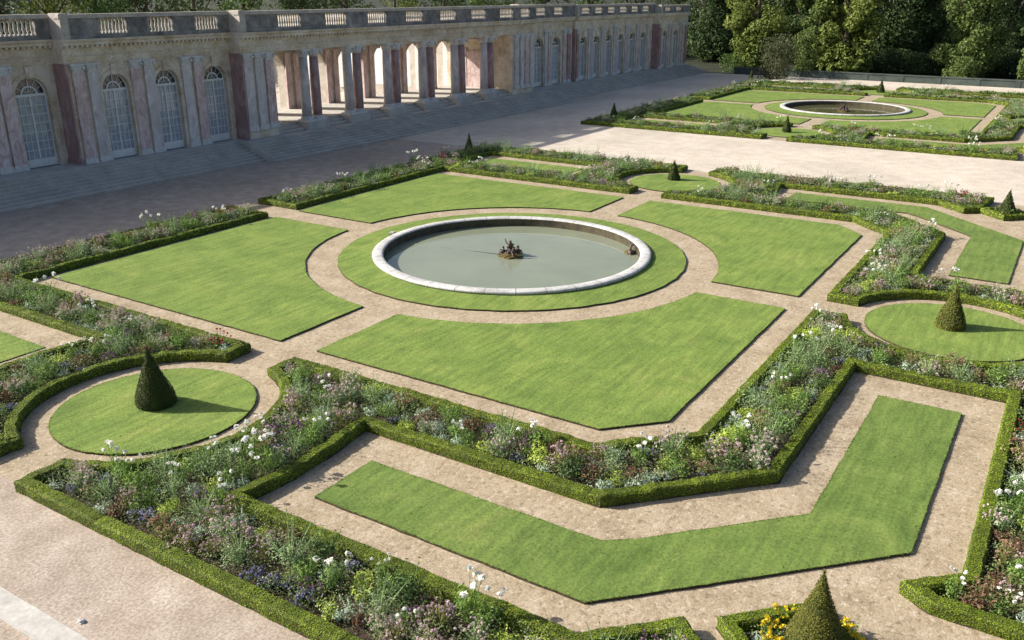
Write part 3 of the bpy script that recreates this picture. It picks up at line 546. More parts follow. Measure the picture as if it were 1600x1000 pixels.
# plants whose place the photograph shows clearly, in metres on the plan
FIXED = [('cosmos', -22.78, -8.93, 1.25), ('dark', -22.41, -9.50, 0.90), ('lime', -22.71, -10.84, 1.00), ('mid', -22.43, -11.28, 0.90), ('dark', -22.42, -11.85, 1.10), ('white', -21.96, -12.01, 0.80), ('white', -22.25, -13.20, 1.10), ('white', -22.34, -13.57, 1.00), ('white', -22.14, -10.95, 0.60), ('white', -22.06, -9.63, 0.60), ('purple', -22.70, -12.31, 0.90), ('pink', -22.80, -12.85, 0.90), ('silver', -23.36, -11.09, 1.10), ('red', -23.48, -11.44, 0.70), ('white', -23.09, -12.39, 0.70), ('cosmos', -21.28, -4.60, 1.15), ('mid', -21.24, -4.07, 1.00), ('pink', -22.38, -6.36, 1.00), ('blush', -22.86, -7.03, 1.10), ('pink', -22.92, -7.40, 1.00), ('white', -22.05, -5.87, 0.80), ('white', -22.05, -6.63, 0.80), ('white', -21.82, -4.32, 0.80), ('white', -22.63, -3.05, 0.90), ('white', -22.57, -2.57, 0.90), ('blush', -23.36, -2.45, 1.10), ('pink', -23.13, -1.97, 0.90), ('rust', -23.37, -2.98, 0.80), ('blue', -23.52, -1.24, 1.00), ('blue', -23.58, -2.39, 0.90), ('blue', -23.43, -4.95, 1.20), ('blue', -23.41, -5.32, 0.90), ('red', -23.64, -4.12, 0.90), ('lime', -22.88, -5.08, 0.90), ('silver', -23.69, -3.70, 1.10), ('blue', -23.56, -8.72, 1.00), ('blue', -23.53, -9.15, 1.00), ('lime', -22.44, -7.69, 0.80), ('blue', -23.55, -10.08, 1.00), ('lime', -23.60, -10.72, 0.80), ('purple', -23.23, -10.02, 0.80), ('blue', -22.25, -10.17, 0.90), ('purple', -19.10, -4.57, 1.20), ('purple', -18.51, -4.81, 1.00), ('pink', -19.49, -4.62, 1.00), ('rust', -19.70, -4.61, 0.90), ('lime', -17.95, -4.62, 0.80), ('cosmos', -17.00, -3.42, 1.00), ('silver', -17.61, -4.78, 1.20), ('blush', -16.81, -4.52, 0.90), ('pink', -15.71, -1.99, 0.80), ('cosmos', -15.83, -5.26, 1.00), ('mid', -16.33, -6.05, 0.90), ('rust', -15.71, -6.25, 1.00), ('blush', -15.56, -4.00, 1.10), ('blue', -16.50, -6.54, 0.80), ('lime', -16.61, -7.09, 0.80), ('red', -16.01, -7.30, 1.00), ('mid', -15.67, -7.84, 1.00), ('red', -15.65, -8.59, 1.00), ('purple', -15.73, -9.18, 0.80), ('blue', -15.38, -9.16, 0.80), ('cosmos', -15.91, -9.93, 1.10), ('lime', -16.67, -9.71, 0.90), ('silver', -16.69, -8.37, 0.90), ('blue', -16.51, -10.61, 0.90), ('red', -15.68, -11.28, 1.00), ('rust', -15.81, -12.02, 1.10), ('pink', -16.13, -11.82, 1.10), ('dark', -16.37, -12.32, 0.90), ('silver', -15.69, -12.51, 0.90), ('red', -15.56, -13.61, 0.90), ('blue', -14.53, -13.41, 1.00), ('yellow', -15.26, -14.09, 0.50), ('lime', -16.05, -13.23, 0.80), ('silver', -15.21, -14.15, 1.00), ('mid', -14.85, -14.43, 1.00), ('dark', -14.16, -15.52, 0.90), ('blush', -13.65, -16.01, 1.20), ('blush', -12.62, -15.77, 1.20), ('pink', -13.53, -15.30, 1.10), ('cosmos', -11.96, -15.82, 1.10), ('rust', -11.31, -15.43, 1.00), ('cosmos', -10.22, -14.90, 1.10), ('mid', -10.04, -15.96, 1.00), ('lime', -8.97, -15.66, 0.90), ('dark', -7.82, -16.20, 0.80), ('cosmos', -6.54, -15.48, 1.10), ('mid', -9.77, -15.61, 1.00), ('rust', -5.13, -15.73, 0.90), ('rust', -2.20, -15.34, 1.00), ('red', -1.74, -15.46, 0.80), ('cosmos', -4.79, -15.22, 1.00), ('blush', -4.02, -15.35, 1.00), ('mid', -4.84, -17.19, 1.00), ('rust', -4.05, -17.43, 0.80), ('silver', -4.84, -18.16, 1.30), ('blush', -5.11, -18.68, 1.10), ('cosmos', -4.78, -19.65, 1.00), ('mid', -4.41, -20.69, 1.10), ('cosmos', -4.09, -21.19, 1.00), ('white', -12.72, -21.58, 1.00), ('silver', -12.50, -21.42, 1.20), ('blush', -13.34, -21.56, 1.00), ('white', -12.26, -21.80, 1.00), ('red', -13.97, -21.93, 1.00), ('rust', -14.64, -21.74, 1.00), ('white', -15.20, -22.08, 1.00), ('white', -16.53, -21.85, 0.70), ('cosmos', -16.96, -22.21, 1.20), ('blue', -17.53, -20.90, 1.00), ('silver', -17.27, -20.69, 1.10), ('mid', -17.11, -21.29, 0.90), ('red', -15.68, -21.71, 0.90), ('rust', -16.08, -21.46, 0.90), ('white', -16.50, -20.99, 0.70), ('dahlia', -15.37, 1.98, 1.10), ('pink', -15.66, 2.44, 0.90), ('cosmos', -17.53, 4.33, 1.20), ('mid', -16.93, 5.55, 1.10), ('dark', -16.64, 4.54, 0.80), ('rust', -17.65, 5.58, 0.90), ('white', -16.12, 5.99, 0.70), ('rust', -15.86, 3.86, 0.90), ('rust', -15.01, 4.25, 0.90), ('mid', -16.21, 7.34, 1.00), ('red', -16.05, 11.02, 1.10), ('pink', -15.98, 13.80, 1.10), ('mid', -16.24, 12.01, 1.10), ('rust', -16.23, 9.28, 1.00), ('rust', -23.20, 1.22, 0.90), ('red', -22.85, 1.68, 0.80), ('white', -13.54, 18.37, 0.90), ('white', -12.78, 18.14, 0.90), ('white', -11.93, 17.77, 0.90), ('white', -9.22, 17.66, 0.90), ('white', -8.61, 17.80, 0.90), ('rust', -7.20, 16.25, 1.10), ('red', -7.03, 15.98, 0.90), ('mid', -5.61, 16.08, 1.20), ('blush', -3.84, 16.27, 1.10), ('blush', -2.82, 15.97, 1.10), ('lime', -13.33, 16.20, 1.00), ('blush', -10.74, 16.89, 1.00), ('blue', -8.68, 15.72, 0.90), ('lime', 17.24, 16.08, 1.00), ('dark', 18.21, 14.54, 1.10), ('dark', 19.34, 14.20, 1.00), ('pink', 21.77, 13.83, 0.90), ('mid', 23.46, 13.76, 1.20), ('yellow', 14.87, -11.94, 0.60), ('blush', 12.13, -13.79, 1.30), ('rust', 12.00, -14.71, 1.20), ('cosmos', 10.32, -15.30, 1.20), ('blush', 14.00, -15.56, 1.20), ('cosmos', 8.69, -14.76, 1.20), ('blush', 6.49, -15.05, 1.20), ('rust', 5.72, -15.59, 1.10), ('lime', 3.44, -15.28, 1.00), ('dark', 5.34, -16.68, 1.10), ('purple', 4.81, -18.22, 1.00), ('blue', 4.53, -17.78, 1.00), ('rust', 5.53, -20.13, 1.00), ('cosmos', 19.89, -6.30, 1.30), ('dark', 18.01, -6.68, 1.00), ('cosmos', 22.39, -10.25, 1.00), ('cosmos', 20.37, -1.62, 1.00), ('blush', 15.86, -6.42, 1.00), ('lime', 23.71, -1.69, 1.00)]
for k, x, y, s in FIXED:
    for key, outer, hole in BEDS:
        X, Y = np.array([x]), np.array([y]); d = dist_poly(X, Y, outer)[0]; ok = in_poly(X, Y, outer)[0]
        if hole is not None: d = min(d, dist_poly(X, Y, hole)[0]); ok &= not in_poly(X, Y, hole)[0]
        if ok and d > HEDGE_W+.1: plants.append((k, x, y, s)); break
for a in np.linspace(0, 2*np.pi, 12)[:-1]: plants.append(('yellow', -2.425*S+.80*math.cos(a), -2.375*S+.80*math.sin(a), .9))
wt = {'cosmos': 2.3, 'dark': .55, 'mid': 1.8, 'white': .4, 'pink': 1.0, 'blush': 1.7, 'blue': .42, 'purple': .35, 'red': .25, 'lime': .75, 'silver': .75, 'yellow': 0.0, 'dahlia': .03, 'rust': .35}
FILL = []
for bi, (key, outer, hole) in enumerate(BEDS):
    near = key.startswith('near'); p = np.asarray(outer); lo, hi = p.min(0), p.max(0)
    n = int((hi-lo).prod()*(26 if near else 12)); X = rng.uniform(lo[0], hi[0], n); Y = rng.uniform(lo[1], hi[1], n)
    ok = in_poly(X, Y, outer); dd = dist_poly(X, Y, outer)
    if hole is not None: ok &= ~in_poly(X, Y, hole); dd = np.minimum(dd, dist_poly(X, Y, hole))
    px, py, pz = project(np.stack([X, Y, X*0+.3], 1)); mg = 45/np.maximum(pz, 4)*30
    ok &= (pz > 2) & (px > -mg) & (px < 1600+mg) & (py < 1000+mg)
    m = ok & (dd > HEDGE_W+.16); XY = np.stack([X, Y], 1)[m]; D = dd[m]
    for (x, y), d in zip(XY, D):
        if key[-2] == 'c': kind = 'yellow' if rng.random() < .75 else 'silver'
        else:
            g = {k: v*math.exp(1.6*float(nz(np.array([x, y, i*7.7]), .55, i*1.9))) for i, (k, v) in enumerate(wt.items())}
            if d < HEDGE_W+.35:
                for k in ('cosmos', 'dark', 'mid'): g[k] *= .25
                for k in ('blue', 'silver', 'red', 'purple'): g[k] *= 2.2
            ks = list(g); pv = np.array([g[k] for k in ks]); kind = ks[rng.choice(len(ks), p=pv/pv.sum())]
        s = rng.uniform(.78, 1.28); rad = KINDS[kind]['w']*s*.40
        if key[-2] == 'c' and math.hypot(x-p[:, 0].mean(), y-p[:, 1].mean()) < .62: continue
        if d < HEDGE_W+rad*.75: continue
        if any(abs(x-a) < 1.4 and abs(y-b) < 1.4 and math.hypot(x-a, y-b) < (rad+KINDS[k2]['w']*s2*.40)*(.72 if near else 1.15) for k2, a, b, s2 in plants): continue
        plants.append((kind, float(x), float(y), float(s)))
    mm = ok & (dd > HEDGE_W+.02); FILL.append(np.stack([X, Y], 1)[mm])
print('plants', len(plants), {k: sum(1 for p in plants if p[0] == k) for k in KINDS})
# low leafy filler between the plants
P = np.concatenate(FILL); P = np.repeat(P, 20, 0); P = np.c_[P+rng.normal(0, .14, P.shape), np.zeros(len(P))]
keep = np.zeros(len(P), bool)
for key, outer, hole in BEDS:
    o = in_poly(P[:, 0], P[:, 1], outer) & (dist_poly(P[:, 0], P[:, 1], outer) > HEDGE_W*.9)
    if hole is not None: o &= ~in_poly(P[:, 0], P[:, 1], hole) & (dist_poly(P[:, 0], P[:, 1], hole) > HEDGE_W*.9)
    keep |= o
P = P[keep]; P[:, 2] = .04+rng.random(len(P))**1.1*.36*(1+.6*nz(P, 1.1, 4))
sz = np.maximum(.06, dist(P)*.0024)*rng.uniform(.7, 1.3, len(P)); v, f = cards(P, np.array([0, 0, 1.])+rng.normal(0, .5, P.shape), sz, sz*.45)
MT['fill'] = leaf_mat('bedding_leaves', [(0, (.07, .12, .03)), (.35, (.16, .225, .065)), (.6, (.24, .29, .125)), (.8, (.32, .34, .24)), (.9, (.20, .11, .09)), (.95, (.26, .22, .38)), (1, (.56, .52, .5))], .25)
rv = np.clip(.42+.25*nz(P, .9, 8)+rng.normal(0, .2, len(P)), 0, 1)
tag(link('ground_cover', mesh_np('ground_cover', v, f, None, [MT['fill']], None, rv)), 'low leafy bedding between the taller plants', 'ground cover', kind='stuff')

def segment(x, y):
    u, vv = x/S, y/S
    if u < 3.6:
        if vv > 1.8: return 'walk border left of side path' if u < 0 else ('walk border right of side path' if u < 2.0 else 'corner bed by slim dark yew')
        if u < -1.8 and vv > 0: return 'left lawn bed' if vv > .75 and u > -2.2 else ('bed behind oval yew lawn' if u > -2.2 or vv > .3 else 'bed at left picture edge')
        if u < -2.68 and vv < 0: return 'foreground bed below oval lawn' if vv > -.75 else 'foreground bed along gravel walk'
        if u < -1.8 and -2.0 < vv < -.1: return 'bed tip right of oval lawn' if vv > -.78 else ('left half of long front bed' if vv > -1.25 else 'right half of long front bed')
        if u < 0 and vv > -2.1: return 'bent corner of front bed' if u < -1.35 else ('slanting bed right of front lawn' if u < -.62 else 'bed beside right-hand round lawn')
        if u < 0: return 'yellow bed round bottom yew' if (u < -2.15 and vv > -2.55) else ('strip below right-hand round lawn' if u > -.72 else 'bed along right picture edge')
        if vv < 0 and u < 1.8: return 'right bed above round lawn' if u < .8 else 'right bed beyond bent path'
        if vv < 0: return 'inner back bed right of rear yew' if u < 2.3 else ('small yew bed at far right' if vv < -2.15 else 'court-side back bed right of rear yew')
        return 'inner back bed left of rear yew' if u < 2.25 else 'court-side back bed left of rear yew'
    u -= 8.07
    if vv > 1.8: return 'near half of far palace border' if u < 0 else 'far half of far palace border'
    if u < -1.8: return 'far front bed left of yew' if vv > 0 else ('far front bed right of yew' if u > -2.3 else 'far outer bed right of yew')
    if u > 1.8: return 'far back bed left of yew' if vv > 0 else 'far back bed right of yew'
    return 'near half of far right bed' if u < 0 else 'far half of far right bed'
ORD = ['first', 'second', 'third', 'fourth', 'fifth', 'sixth', 'seventh', 'eighth', 'ninth', 'tenth', 'eleventh', 'twelfth', 'thirteenth', 'fourteenth', 'fifteenth', 'sixteenth', 'seventeenth', 'eighteenth', 'nineteenth', 'twentieth']
ORD += ['twenty-'+o for o in ORD[:9]]+['thirtieth']+['thirty-'+o for o in ORD[:9]]+['fortieth']
groups = {}
for k, x, y, s in plants:
    groups.setdefault((k, segment(x, y)), []).append((float(project((x, y, .3))[0]), x, y, s))
for (k, seg), lst in groups.items():
    sp_ = KINDS[k]; lst.sort()
    for i, (px, x, y, s) in enumerate(lst):
        leaf, fl = PM[k][rng.integers(4)]
        o = link(sp_['name'], leaf, None, (x, y, .03)); o.scale = (s, s, s*rng.uniform(.85, 1.12)); o.rotation_euler = (rng.normal(0, .06), rng.normal(0, .06), rng.uniform(0, 6.28))
        if fl is not None: link('blossoms', fl, o)
        if len(lst) == 1: lab = 'only '+sp_['desc']+' in '+seg
        elif len(lst) == 2: lab = ('left-hand ' if i == 0 else 'right-hand ')+sp_['desc']+' of two in '+seg
        else: lab = ('leftmost ' if i == 0 else 'rightmost ' if i == len(lst)-1 else ORD[min(i, 39)]+' ' )+sp_['desc']+('' if i in (0, len(lst)-1) else ' from left')+' in '+seg
        tag(o, lab, sp_['cat'], sp_['desc'].replace('plant', 'plants').replace('bush', 'bushes').replace('mound', 'mounds')+' in the beds')

# ------------------------------------------------------------------ fountain figures
def skin_figure(name, joints, edges, radii, mat, parent, sub=2):
    me = bpy.data.meshes.new(name); me.from_pydata(joints, edges, []); o = bpy.data.objects.new(name, me); C.objects.link(o)
    o.modifiers.new('skin', 'SKIN'); sv = me.skin_vertices[0].data
    for v, r in zip(sv, radii): v.radius = (r, r)
    sv[0].use_root = True
    ss = o.modifiers.new('sub', 'SUBSURF'); ss.levels = sub; ss.render_levels = sub
    dg = bpy.context.evaluated_depsgraph_get(); m2 = bpy.data.meshes.new_from_object(o.evaluated_get(dg)); bpy.data.objects.remove(o)
    m2.materials.clear(); m2.materials.append(mat); m2.polygons.foreach_set('use_smooth', [True]*len(m2.polygons)); m2.name = name
    return link(name, m2, parent)
def rock(name, r, h, mat, parent, seed, loc=(0, 0, 0)):
    n, m = 28, 12; V, F = [], []
    for j in range(m+1):
        t = j/m*math.pi/2
        for k in range(n): a = 2*math.pi*k/n; V.append((math.cos(a)*math.cos(t)*r, math.sin(a)*math.cos(t)*r, math.sin(t)*h))
    V = np.array(V); V *= (1+.22*nz(V, 6/r*.5, seed)+.1*nz(V, 14/r*.5, seed+3))[:, None]; V[:, 2] = np.maximum(V[:, 2], -.02)
    for j in range(m):
        for k in range(n): F.append((j*n+k, j*n+(k+1) % n, (j+1)*n+(k+1) % n, (j+1)*n+k))
    return link(name, mesh_np(name, V, F, None, [mat]), parent, loc)
def putto(name, k, parent, loc, rz, up):
    # seated child: pelvis, chest, neck, head; arms lifted or reaching, legs bent over the rock
    s = k; J = [(0, 0, .06), (0, .01, .18), (0, .02, .29), (0, .02, .36), (0, .0, .43), (0, -.01, .49),
                (.08, .02, .28), (.16, -.03, .22+.12*up), (.20, -.12, .25+.26*up), (.22, -.16, .26+.30*up), (-.08, .02, .28), (-.15, -.05, .20), (-.12, -.15, .16), (-.10, -.19, .15),
                (.06, -.02, .05), (.09, -.17, .07), (.09, -.20, -.08), (.10, -.26, -.10), (-.06, -.02, .05), (-.10, -.16, .06), (-.11, -.19, -.08), (-.12, -.25, -.10)]
    E = [(0, 1), (1, 2), (2, 3), (3, 4), (4, 5), (2, 6), (6, 7), (7, 8), (8, 9), (2, 10), (10, 11), (11, 12), (12, 13), (0, 14), (14, 15), (15, 16), (16, 17), (0, 18), (18, 19), (19, 20), (20, 21)]
    R = [.085, .08, .085, .04, .075, .055, .04, .035, .026, .018, .04, .035, .026, .018, .055, .045, .03, .02, .055, .045, .03, .02]
    o = skin_figure(name, [tuple(c*s for c in j) for j in J], E, [r*s for r in R], MT['lead'], parent); o.location = loc; o.rotation_euler = (0, 0, rz); return o
def fountain_group(x, y, label, full=True):
    g = empty('fountain_statue', (x, y, -.17)); tag(g, label, 'statue'); g.scale = (1.2, 1.2, .86)
    rock('rock_base', .46, .30, MT['rust'], g, 2); r2 = rock('rock_base', .30, .46, MT['lead'], g, 5, (0, .02, .0))
    putto('child_figure', .95, g, (0.0, .02, .44), 2.2, 1.0)
    if full:
        for i, (a, up) in enumerate(((2.2, .2), (4.1, .8), (5.6, .0), (.4, .5))):
            putto('child_figure', .78, g, (.30*math.cos(a), .30*math.sin(a), .22), a+math.pi/2, up)
    return g
fountain_group(.02*S, .02*S, 'dark lead group of children on a mossy rock in the near basin')
fountain_group(8.07*S, 0.0, 'dark lead group in the middle of the far basin')
g = empty('water_spout', (.452*S, -.545*S, -.17)); tag(g, 'dark mossy lump with a bent spout inside the right rim of the near basin', 'fountain spout')
rock('rock_base', .30, .20, MT['rust'], g, 8); rock('rock_base', .2, .24, MT['lead'], g, 11, (-.2, -.12, 0)); g.scale = (.85, .85, .85)
skin_figure('spout', [(0, 0, .1), (.02, 0, .3), (.06, -.02, .44), (.14, -.05, .50), (.22, -.08, .46), (.30, -.11, .44)], [(i, i+1) for i in range(5)], [.09, .07, .055, .06, .045, .03], MT['lead'], g)
mb = MB().box(-.2, .2, -.13, .13, 0, .08).box(-.16, .16, -.09, .09, .08, .11)
o = mb.build('valve_cover', MT['palestone'], None, False, (-.50, 6.78, .125)); o.rotation_euler[2] = .5; tag(o, 'small grey stone block on the turf left of the near basin', 'stone block')
pts = [(-.66*S+k*.0, .2*S) for k in range(1)]
mb = MB().tube([(-.62, 5.3, -.155), (-.22, 2.9, -.155), (.1, .5, -.155)], [.035, .035, .035], 8); o = mb.build('water_pipe', MT['pipe'], None, True)
tag(o, 'thin dark supply pipe just under the water left of the statue', 'pipe')
o = rock('pebble', .075, .06, MT['rim'], None, 4, (-26.25, -6.8, 0)); tag(o, 'single pale stone lying on gravel beside the stone strip', 'stone')

# ------------------------------------------------------------------ palace
palace = empty('palace', (30, 33, 0)); tag(palace, 'long single-storey pink marble palace with arched windows and open colonnade', 'palace')
PO = Vector((30, 33, 0))
def part(mb, name, mat, parent=None, smooth=False):
    if parent is None:
        mb.v = [(x-PO.x, y-PO.y, z-PO.z) for x, y, z in mb.v]
        return mb.build(name, mat, palace, smooth)
    mb.v = [(x-PO.x, y-PO.y, z-PO.z) for x, y, z in mb.v]      # parents are unmoved children of the palace empty
    return mb.build(name, mat, parent, smooth)
ZE0, ZE1, ZR = 7.35, 8.80, 10.25
def wall_with_openings(x0, x1, z0, z1, yf, th, ops, na=10):
    mb = MB(); ops = sorted(ops); xs = x0
    for xc, wd, zb, zs in ops:
        r = wd/2; a, b = xc-r, xc+r
        if a > xs: mb.box(xs, a, yf, yf+th, z0, z1)
        if zb > z0: mb.box(a, b, yf, yf+th, z0, zb)
        P = [(xc-r*math.cos(math.pi*k/na), zs+r*math.sin(math.pi*k/na)) for k in range(na+1)]
        for (xa, za), (xb, zb2) in zip(P[:-1], P[1:]):
            for y in (yf, yf+th): mb.quad((xa, y, za), (xb, y, zb2), (xb, y, z1), (xa, y, z1))
            mb.quad((xa, yf, za), (xb, yf, zb2), (xb, yf+th, zb2), (xa, yf+th, za))
        xs = b
    if x1 > xs: mb.box(xs, x1, yf, yf+th, z0, z1)
    return mb
def window(xc, wd, zb, ztop, yf, parent=None, detail=True):
    r = wd/2; zs = ztop-r; y = yf+.26; mb = MB(); fw = .07
    mb.box(xc-r, xc-r+fw, y, y+.08, zb, zs).box(xc+r-fw, xc+r, y, y+.08, zb, zs).box(xc-r+fw, xc+r-fw, y-.01, y+.09, zs-.10, zs+.05).box(xc-r+fw, xc+r-fw, y, y+.08, zb, zb+.5)
    mb.box(xc-.05, xc+.05, y-.012, y+.07, zb+.5, zs-.10)
    n = 12; A = [math.pi*k/n for k in range(n+1)]
    for a, b in zip(A[:-1], A[1:]):
        q = [(xc-rr*math.cos(t), zs+rr*math.sin(t)) for rr, t in ((r, a), (r, b), (r-fw*1.4, b), (r-fw*1.4, a))]
        mb.quad(*[(x, y, z) for x, z in q])
        q = [(xc-rr*math.cos(t), zs+rr*math.sin(t)) for rr, t in ((r*.52, a), (r*.52, b), (r*.42, b), (r*.42, a))]
        mb.quad(*[(x, y+.004, max(z, zs+.05)) for x, z in q])
    if detail:
        for k in range(1, 6):
            t = math.pi*k/6; c, s_ = math.cos(t), math.sin(t); nx, nz_ = -s_*.028, c*.028
            q = [(xc-.1*r*c-nx, zs+.1*r*s_+.05-nz_), (xc-.1*r*c+nx, zs+.1*r*s_+.05+nz_), (xc-.96*r*c+nx, zs+.96*r*s_+nz_), (xc-.96*r*c-nx, zs+.96*r*s_-nz_)]
            mb.quad(*[(x, y+.008, z) for x, z in q])
        for xx in (xc-r*.66, xc-r*.35, xc+r*.35, xc+r*.66): mb.box(xx-.02, xx+.02, y+.012, y+.05, zb+.5, zs-.10)
        nb = 7
        for k in range(1, nb):
            z = zb+.5+(zs-.1-zb-.5)*k/nb; mb.box(xc-r+fw, xc+r-fw, y+.014, y+.045, z-.02, z+.02)
    wobj = part(mb, 'window', MT['frame'], parent)
    p = MB().box(xc-r+.02, xc+r-.02, y+.055, y+.06, zb+.5, zs-.02); part(p, 'pane', MT['blind'], wobj)
    f = MB(); n = 14; f.quad(*[(xc-(r-.03)*math.cos(math.pi*k/n), y+.062, zs+.02+(r-.03)*math.sin(math.pi*k/n)) for k in range(n+1)]); part(f, 'fanlight', MT['glass'], wobj)
    return wobj
def surround(xc, wd, zb, ztop, yf):
    r = wd/2; zs = ztop-r; mb = MB(); n = 12; y0, y1 = yf-.07, yf+.02
    for sgn in (-1, 1):
        xa, xb = sorted((xc+sgn*r, xc+sgn*(r+.26))); mb.box(xa, xb, y0, y1, zb, zs)
    for k in range(n):
        a, b = math.pi*k/n, math.pi*(k+1)/n
        P = [(xc-rr*math.cos(t), zs+rr*math.sin(t)) for rr, t in ((r, a), (r, b), (r+.26, b), (r+.26, a))]
        mb.quad(*[(x, y0, z) for x, z in P])
        for i in (0, 2): (xa, za), (xb, zb2) = P[i], P[(i+1) % 4]; mb.quad((xa, y0, za), (xb, y0, zb2), (xb, y1, zb2), (xa, y1, za))
    mb.box(xc-.22, xc+.22, y0-.08, y1, ztop-.05, ztop+.62)
    part(mb, 'arch_surround', MT['stone'])
def pilaster(xc, wd, zb, yf, mat='pink', base=.35, proj=.16):
    p = part(MB().box(xc-wd/2, xc+wd/2, yf-proj, yf+.02, zb+base, ZE0-.55), 'pilaster', MT[mat])
    part(MB().box(xc-wd/2-.08, xc+wd/2+.08, yf-proj-.08, yf+.015, zb, zb+base*.62).box(xc-wd/2-.04, xc+wd/2+.04, yf-proj-.04, yf+.015, zb+base*.62, zb+base), 'base', MT['capital'], p)
    c = MB().box(xc-wd/2+.02, xc+wd/2-.02, yf-proj-.02, yf+.015, ZE0-.55, ZE0-.42).box(xc-wd/2-.05, xc+wd/2+.05, yf-proj-.07, yf+.015, ZE0-.42, ZE0-.12).box(xc-wd/2-.10, xc+wd/2+.10, yf-proj-.11, yf+.015, ZE0-.12, ZE0)
    for s_ in (-1, 1): c.lathe([(.02, ZE0-.40), (.10, ZE0-.36), (.12, ZE0-.26), (.10, ZE0-.18), (.02, ZE0-.14)], xc+s_*(wd/2-.02), yf-proj-.10, 8)
    part(c, 'capital', MT['capital'], p)
def column(xc, yc, zb, mat='pink', r=.40):
    H = ZE0-.6
    p = part(MB().lathe([(r, zb+.40), (r*1.0, zb+1.8), (r*.96, zb+3.4), (r*.86, H)], xc, yc, 20), 'column', MT[mat], None, True)
    part(MB().box(xc-r*1.35, xc+r*1.35, yc-r*1.35, yc+r*1.35, zb, zb+.16).lathe([(r*1.32, zb+.16), (r*1.36, zb+.22), (r*1.2, zb+.28), (r*1.22, zb+.34), (r*1.02, zb+.40)], xc, yc, 20), 'base', MT['capital'], p)
    c = MB().lathe([(r*.88, H), (r*.98, H+.1), (r*1.15, H+.32), (r*1.2, H+.44)], xc, yc, 16).box(xc-r*1.3, xc+r*1.3, yc-r*1.3, yc+r*1.3, H+.44, ZE0)
    for a in (-1, 1):
        for b in (-1, 1): c.lathe([(.02, H+.16), (.11, H+.2), (.13, H+.3), (.11, H+.4), (.02, H+.43)], xc+a*r*1.1, yc+b*r*1.1, 8)
    part(c, 'capital', MT['capital'], p)
def entablature(x0, x1, yf, depth=1.2):
    z0, z1 = ZE0, ZE1
    prof = [(yf+depth, z0), (yf-.06, z0), (yf-.06, z0+.22), (yf-.10, z0+.22), (yf-.10, z0+.42), (yf-.16, z0+.44), (yf-.16, z0+.50), (yf-.06, z0+.50), (yf-.06, z0+.92), (yf-.14, z0+.94), (yf-.18, z0+1.02), (yf-.42, z0+1.10), (yf-.42, z0+1.24), (yf-.50, z0+1.32), (yf-.54, z1), (yf+depth, z1)]
    d = MB().prism(prof, x0, x1); x = x0+.1
    while x < x1-.3: d.box(x, x+.16, yf-.38, yf-.17, z0+.95, z0+1.085); x += .34
    part(d, 'entablature', MT['stone'])
def balustrade(x0, x1, yf, bays, ZR=10.25):
    y0, y1 = yf-.28, yf+.14
    b = part(MB().box(x0, x1, y0-.04, y1+.04, ZE1+.003, ZE1+.26), 'balustrade', MT['greystone'])
    part(MB().box(x0-.06, x1+.02, y0-.07, y1+.07, ZR-.24, ZR), 'rail', MT['palestone'], b)
    xs = x0
    for a, c in bays:
        if a > xs: part(MB().box(xs, a, y0+.03, y1-.03, ZE1+.262, ZR-.242), 'die', MT['greystone'], b)
        m = MB(); n = max(3, int((c-a)/.24)); hb = ZR-.24-(ZE1+.26); zb = ZE1+.26
        for k in range(n):
            x = a+(c-a)*(k+.5)/n
            m.lathe([(.085, zb+.002), (.085, zb+.08), (.05, zb+.12), (.10, zb+.32*hb), (.085, zb+.45*hb), (.045, zb+.72*hb), (.075, zb+.82*hb), (.085, zb+.9*hb), (.085, zb+hb-.002)], x, (y0+y1)/2, 8)
        part(m, 'baluster_panel', MT['palestone'], b, True); xs = c
    if x1 > xs: part(MB().box(xs, x1, y0+.03, y1-.03, ZE1+.262, ZR-.242), 'die', MT['greystone'], b)
    part(MB().box(x0-.02, x0+.52, y0-.10, y1+.6, ZE1+.004, ZR+.06), 'corner_pier', MT['palestone'], b)
ZP = 1.20
def block(x0, x1, yf, depth, wins, pils, bays, zb=ZP, wd=2.0, ztop=6.6, detail=True, side=True, zr=10.25):
    ops = [(x, wd, zb, ztop-wd/2) for x in wins]
    part(wall_with_openings(x0, x1, 0.0, ZE0, yf, .45, ops), 'wall', MT['stone'])
    part(MB().box(x0, x1, yf+.452, yf+depth, 0.0, ZE0-.002), 'inner_core', MT['stone'])
    part(MB().box(x0+.01, x1-.01, yf+1.2, yf+depth, ZE0+.001, ZE1-.05), 'roof', MT['greystone'])
    for x in wins:
        surround(x, wd, zb, ztop, yf); window(x, wd, zb, ztop, yf, None, detail)
    for x, w_, m in pils: pilaster(x, w_, zb, yf, m)
    if side:                                   # pink-faced return where the block steps forward, shade put into its darker colour
        part(MB().box(x0-.10, x0+.002, yf-.15, yf+1.6, zb+.3, ZE0-.02).box(x0-.14, x0+.002, yf-.2, yf+1.6, 0, zb+.3), 'corner_pilaster', MT['pinkdark'])
    entablature(x0-.1, x1, yf); balustrade(x0-.1, x1, yf, bays, zr)
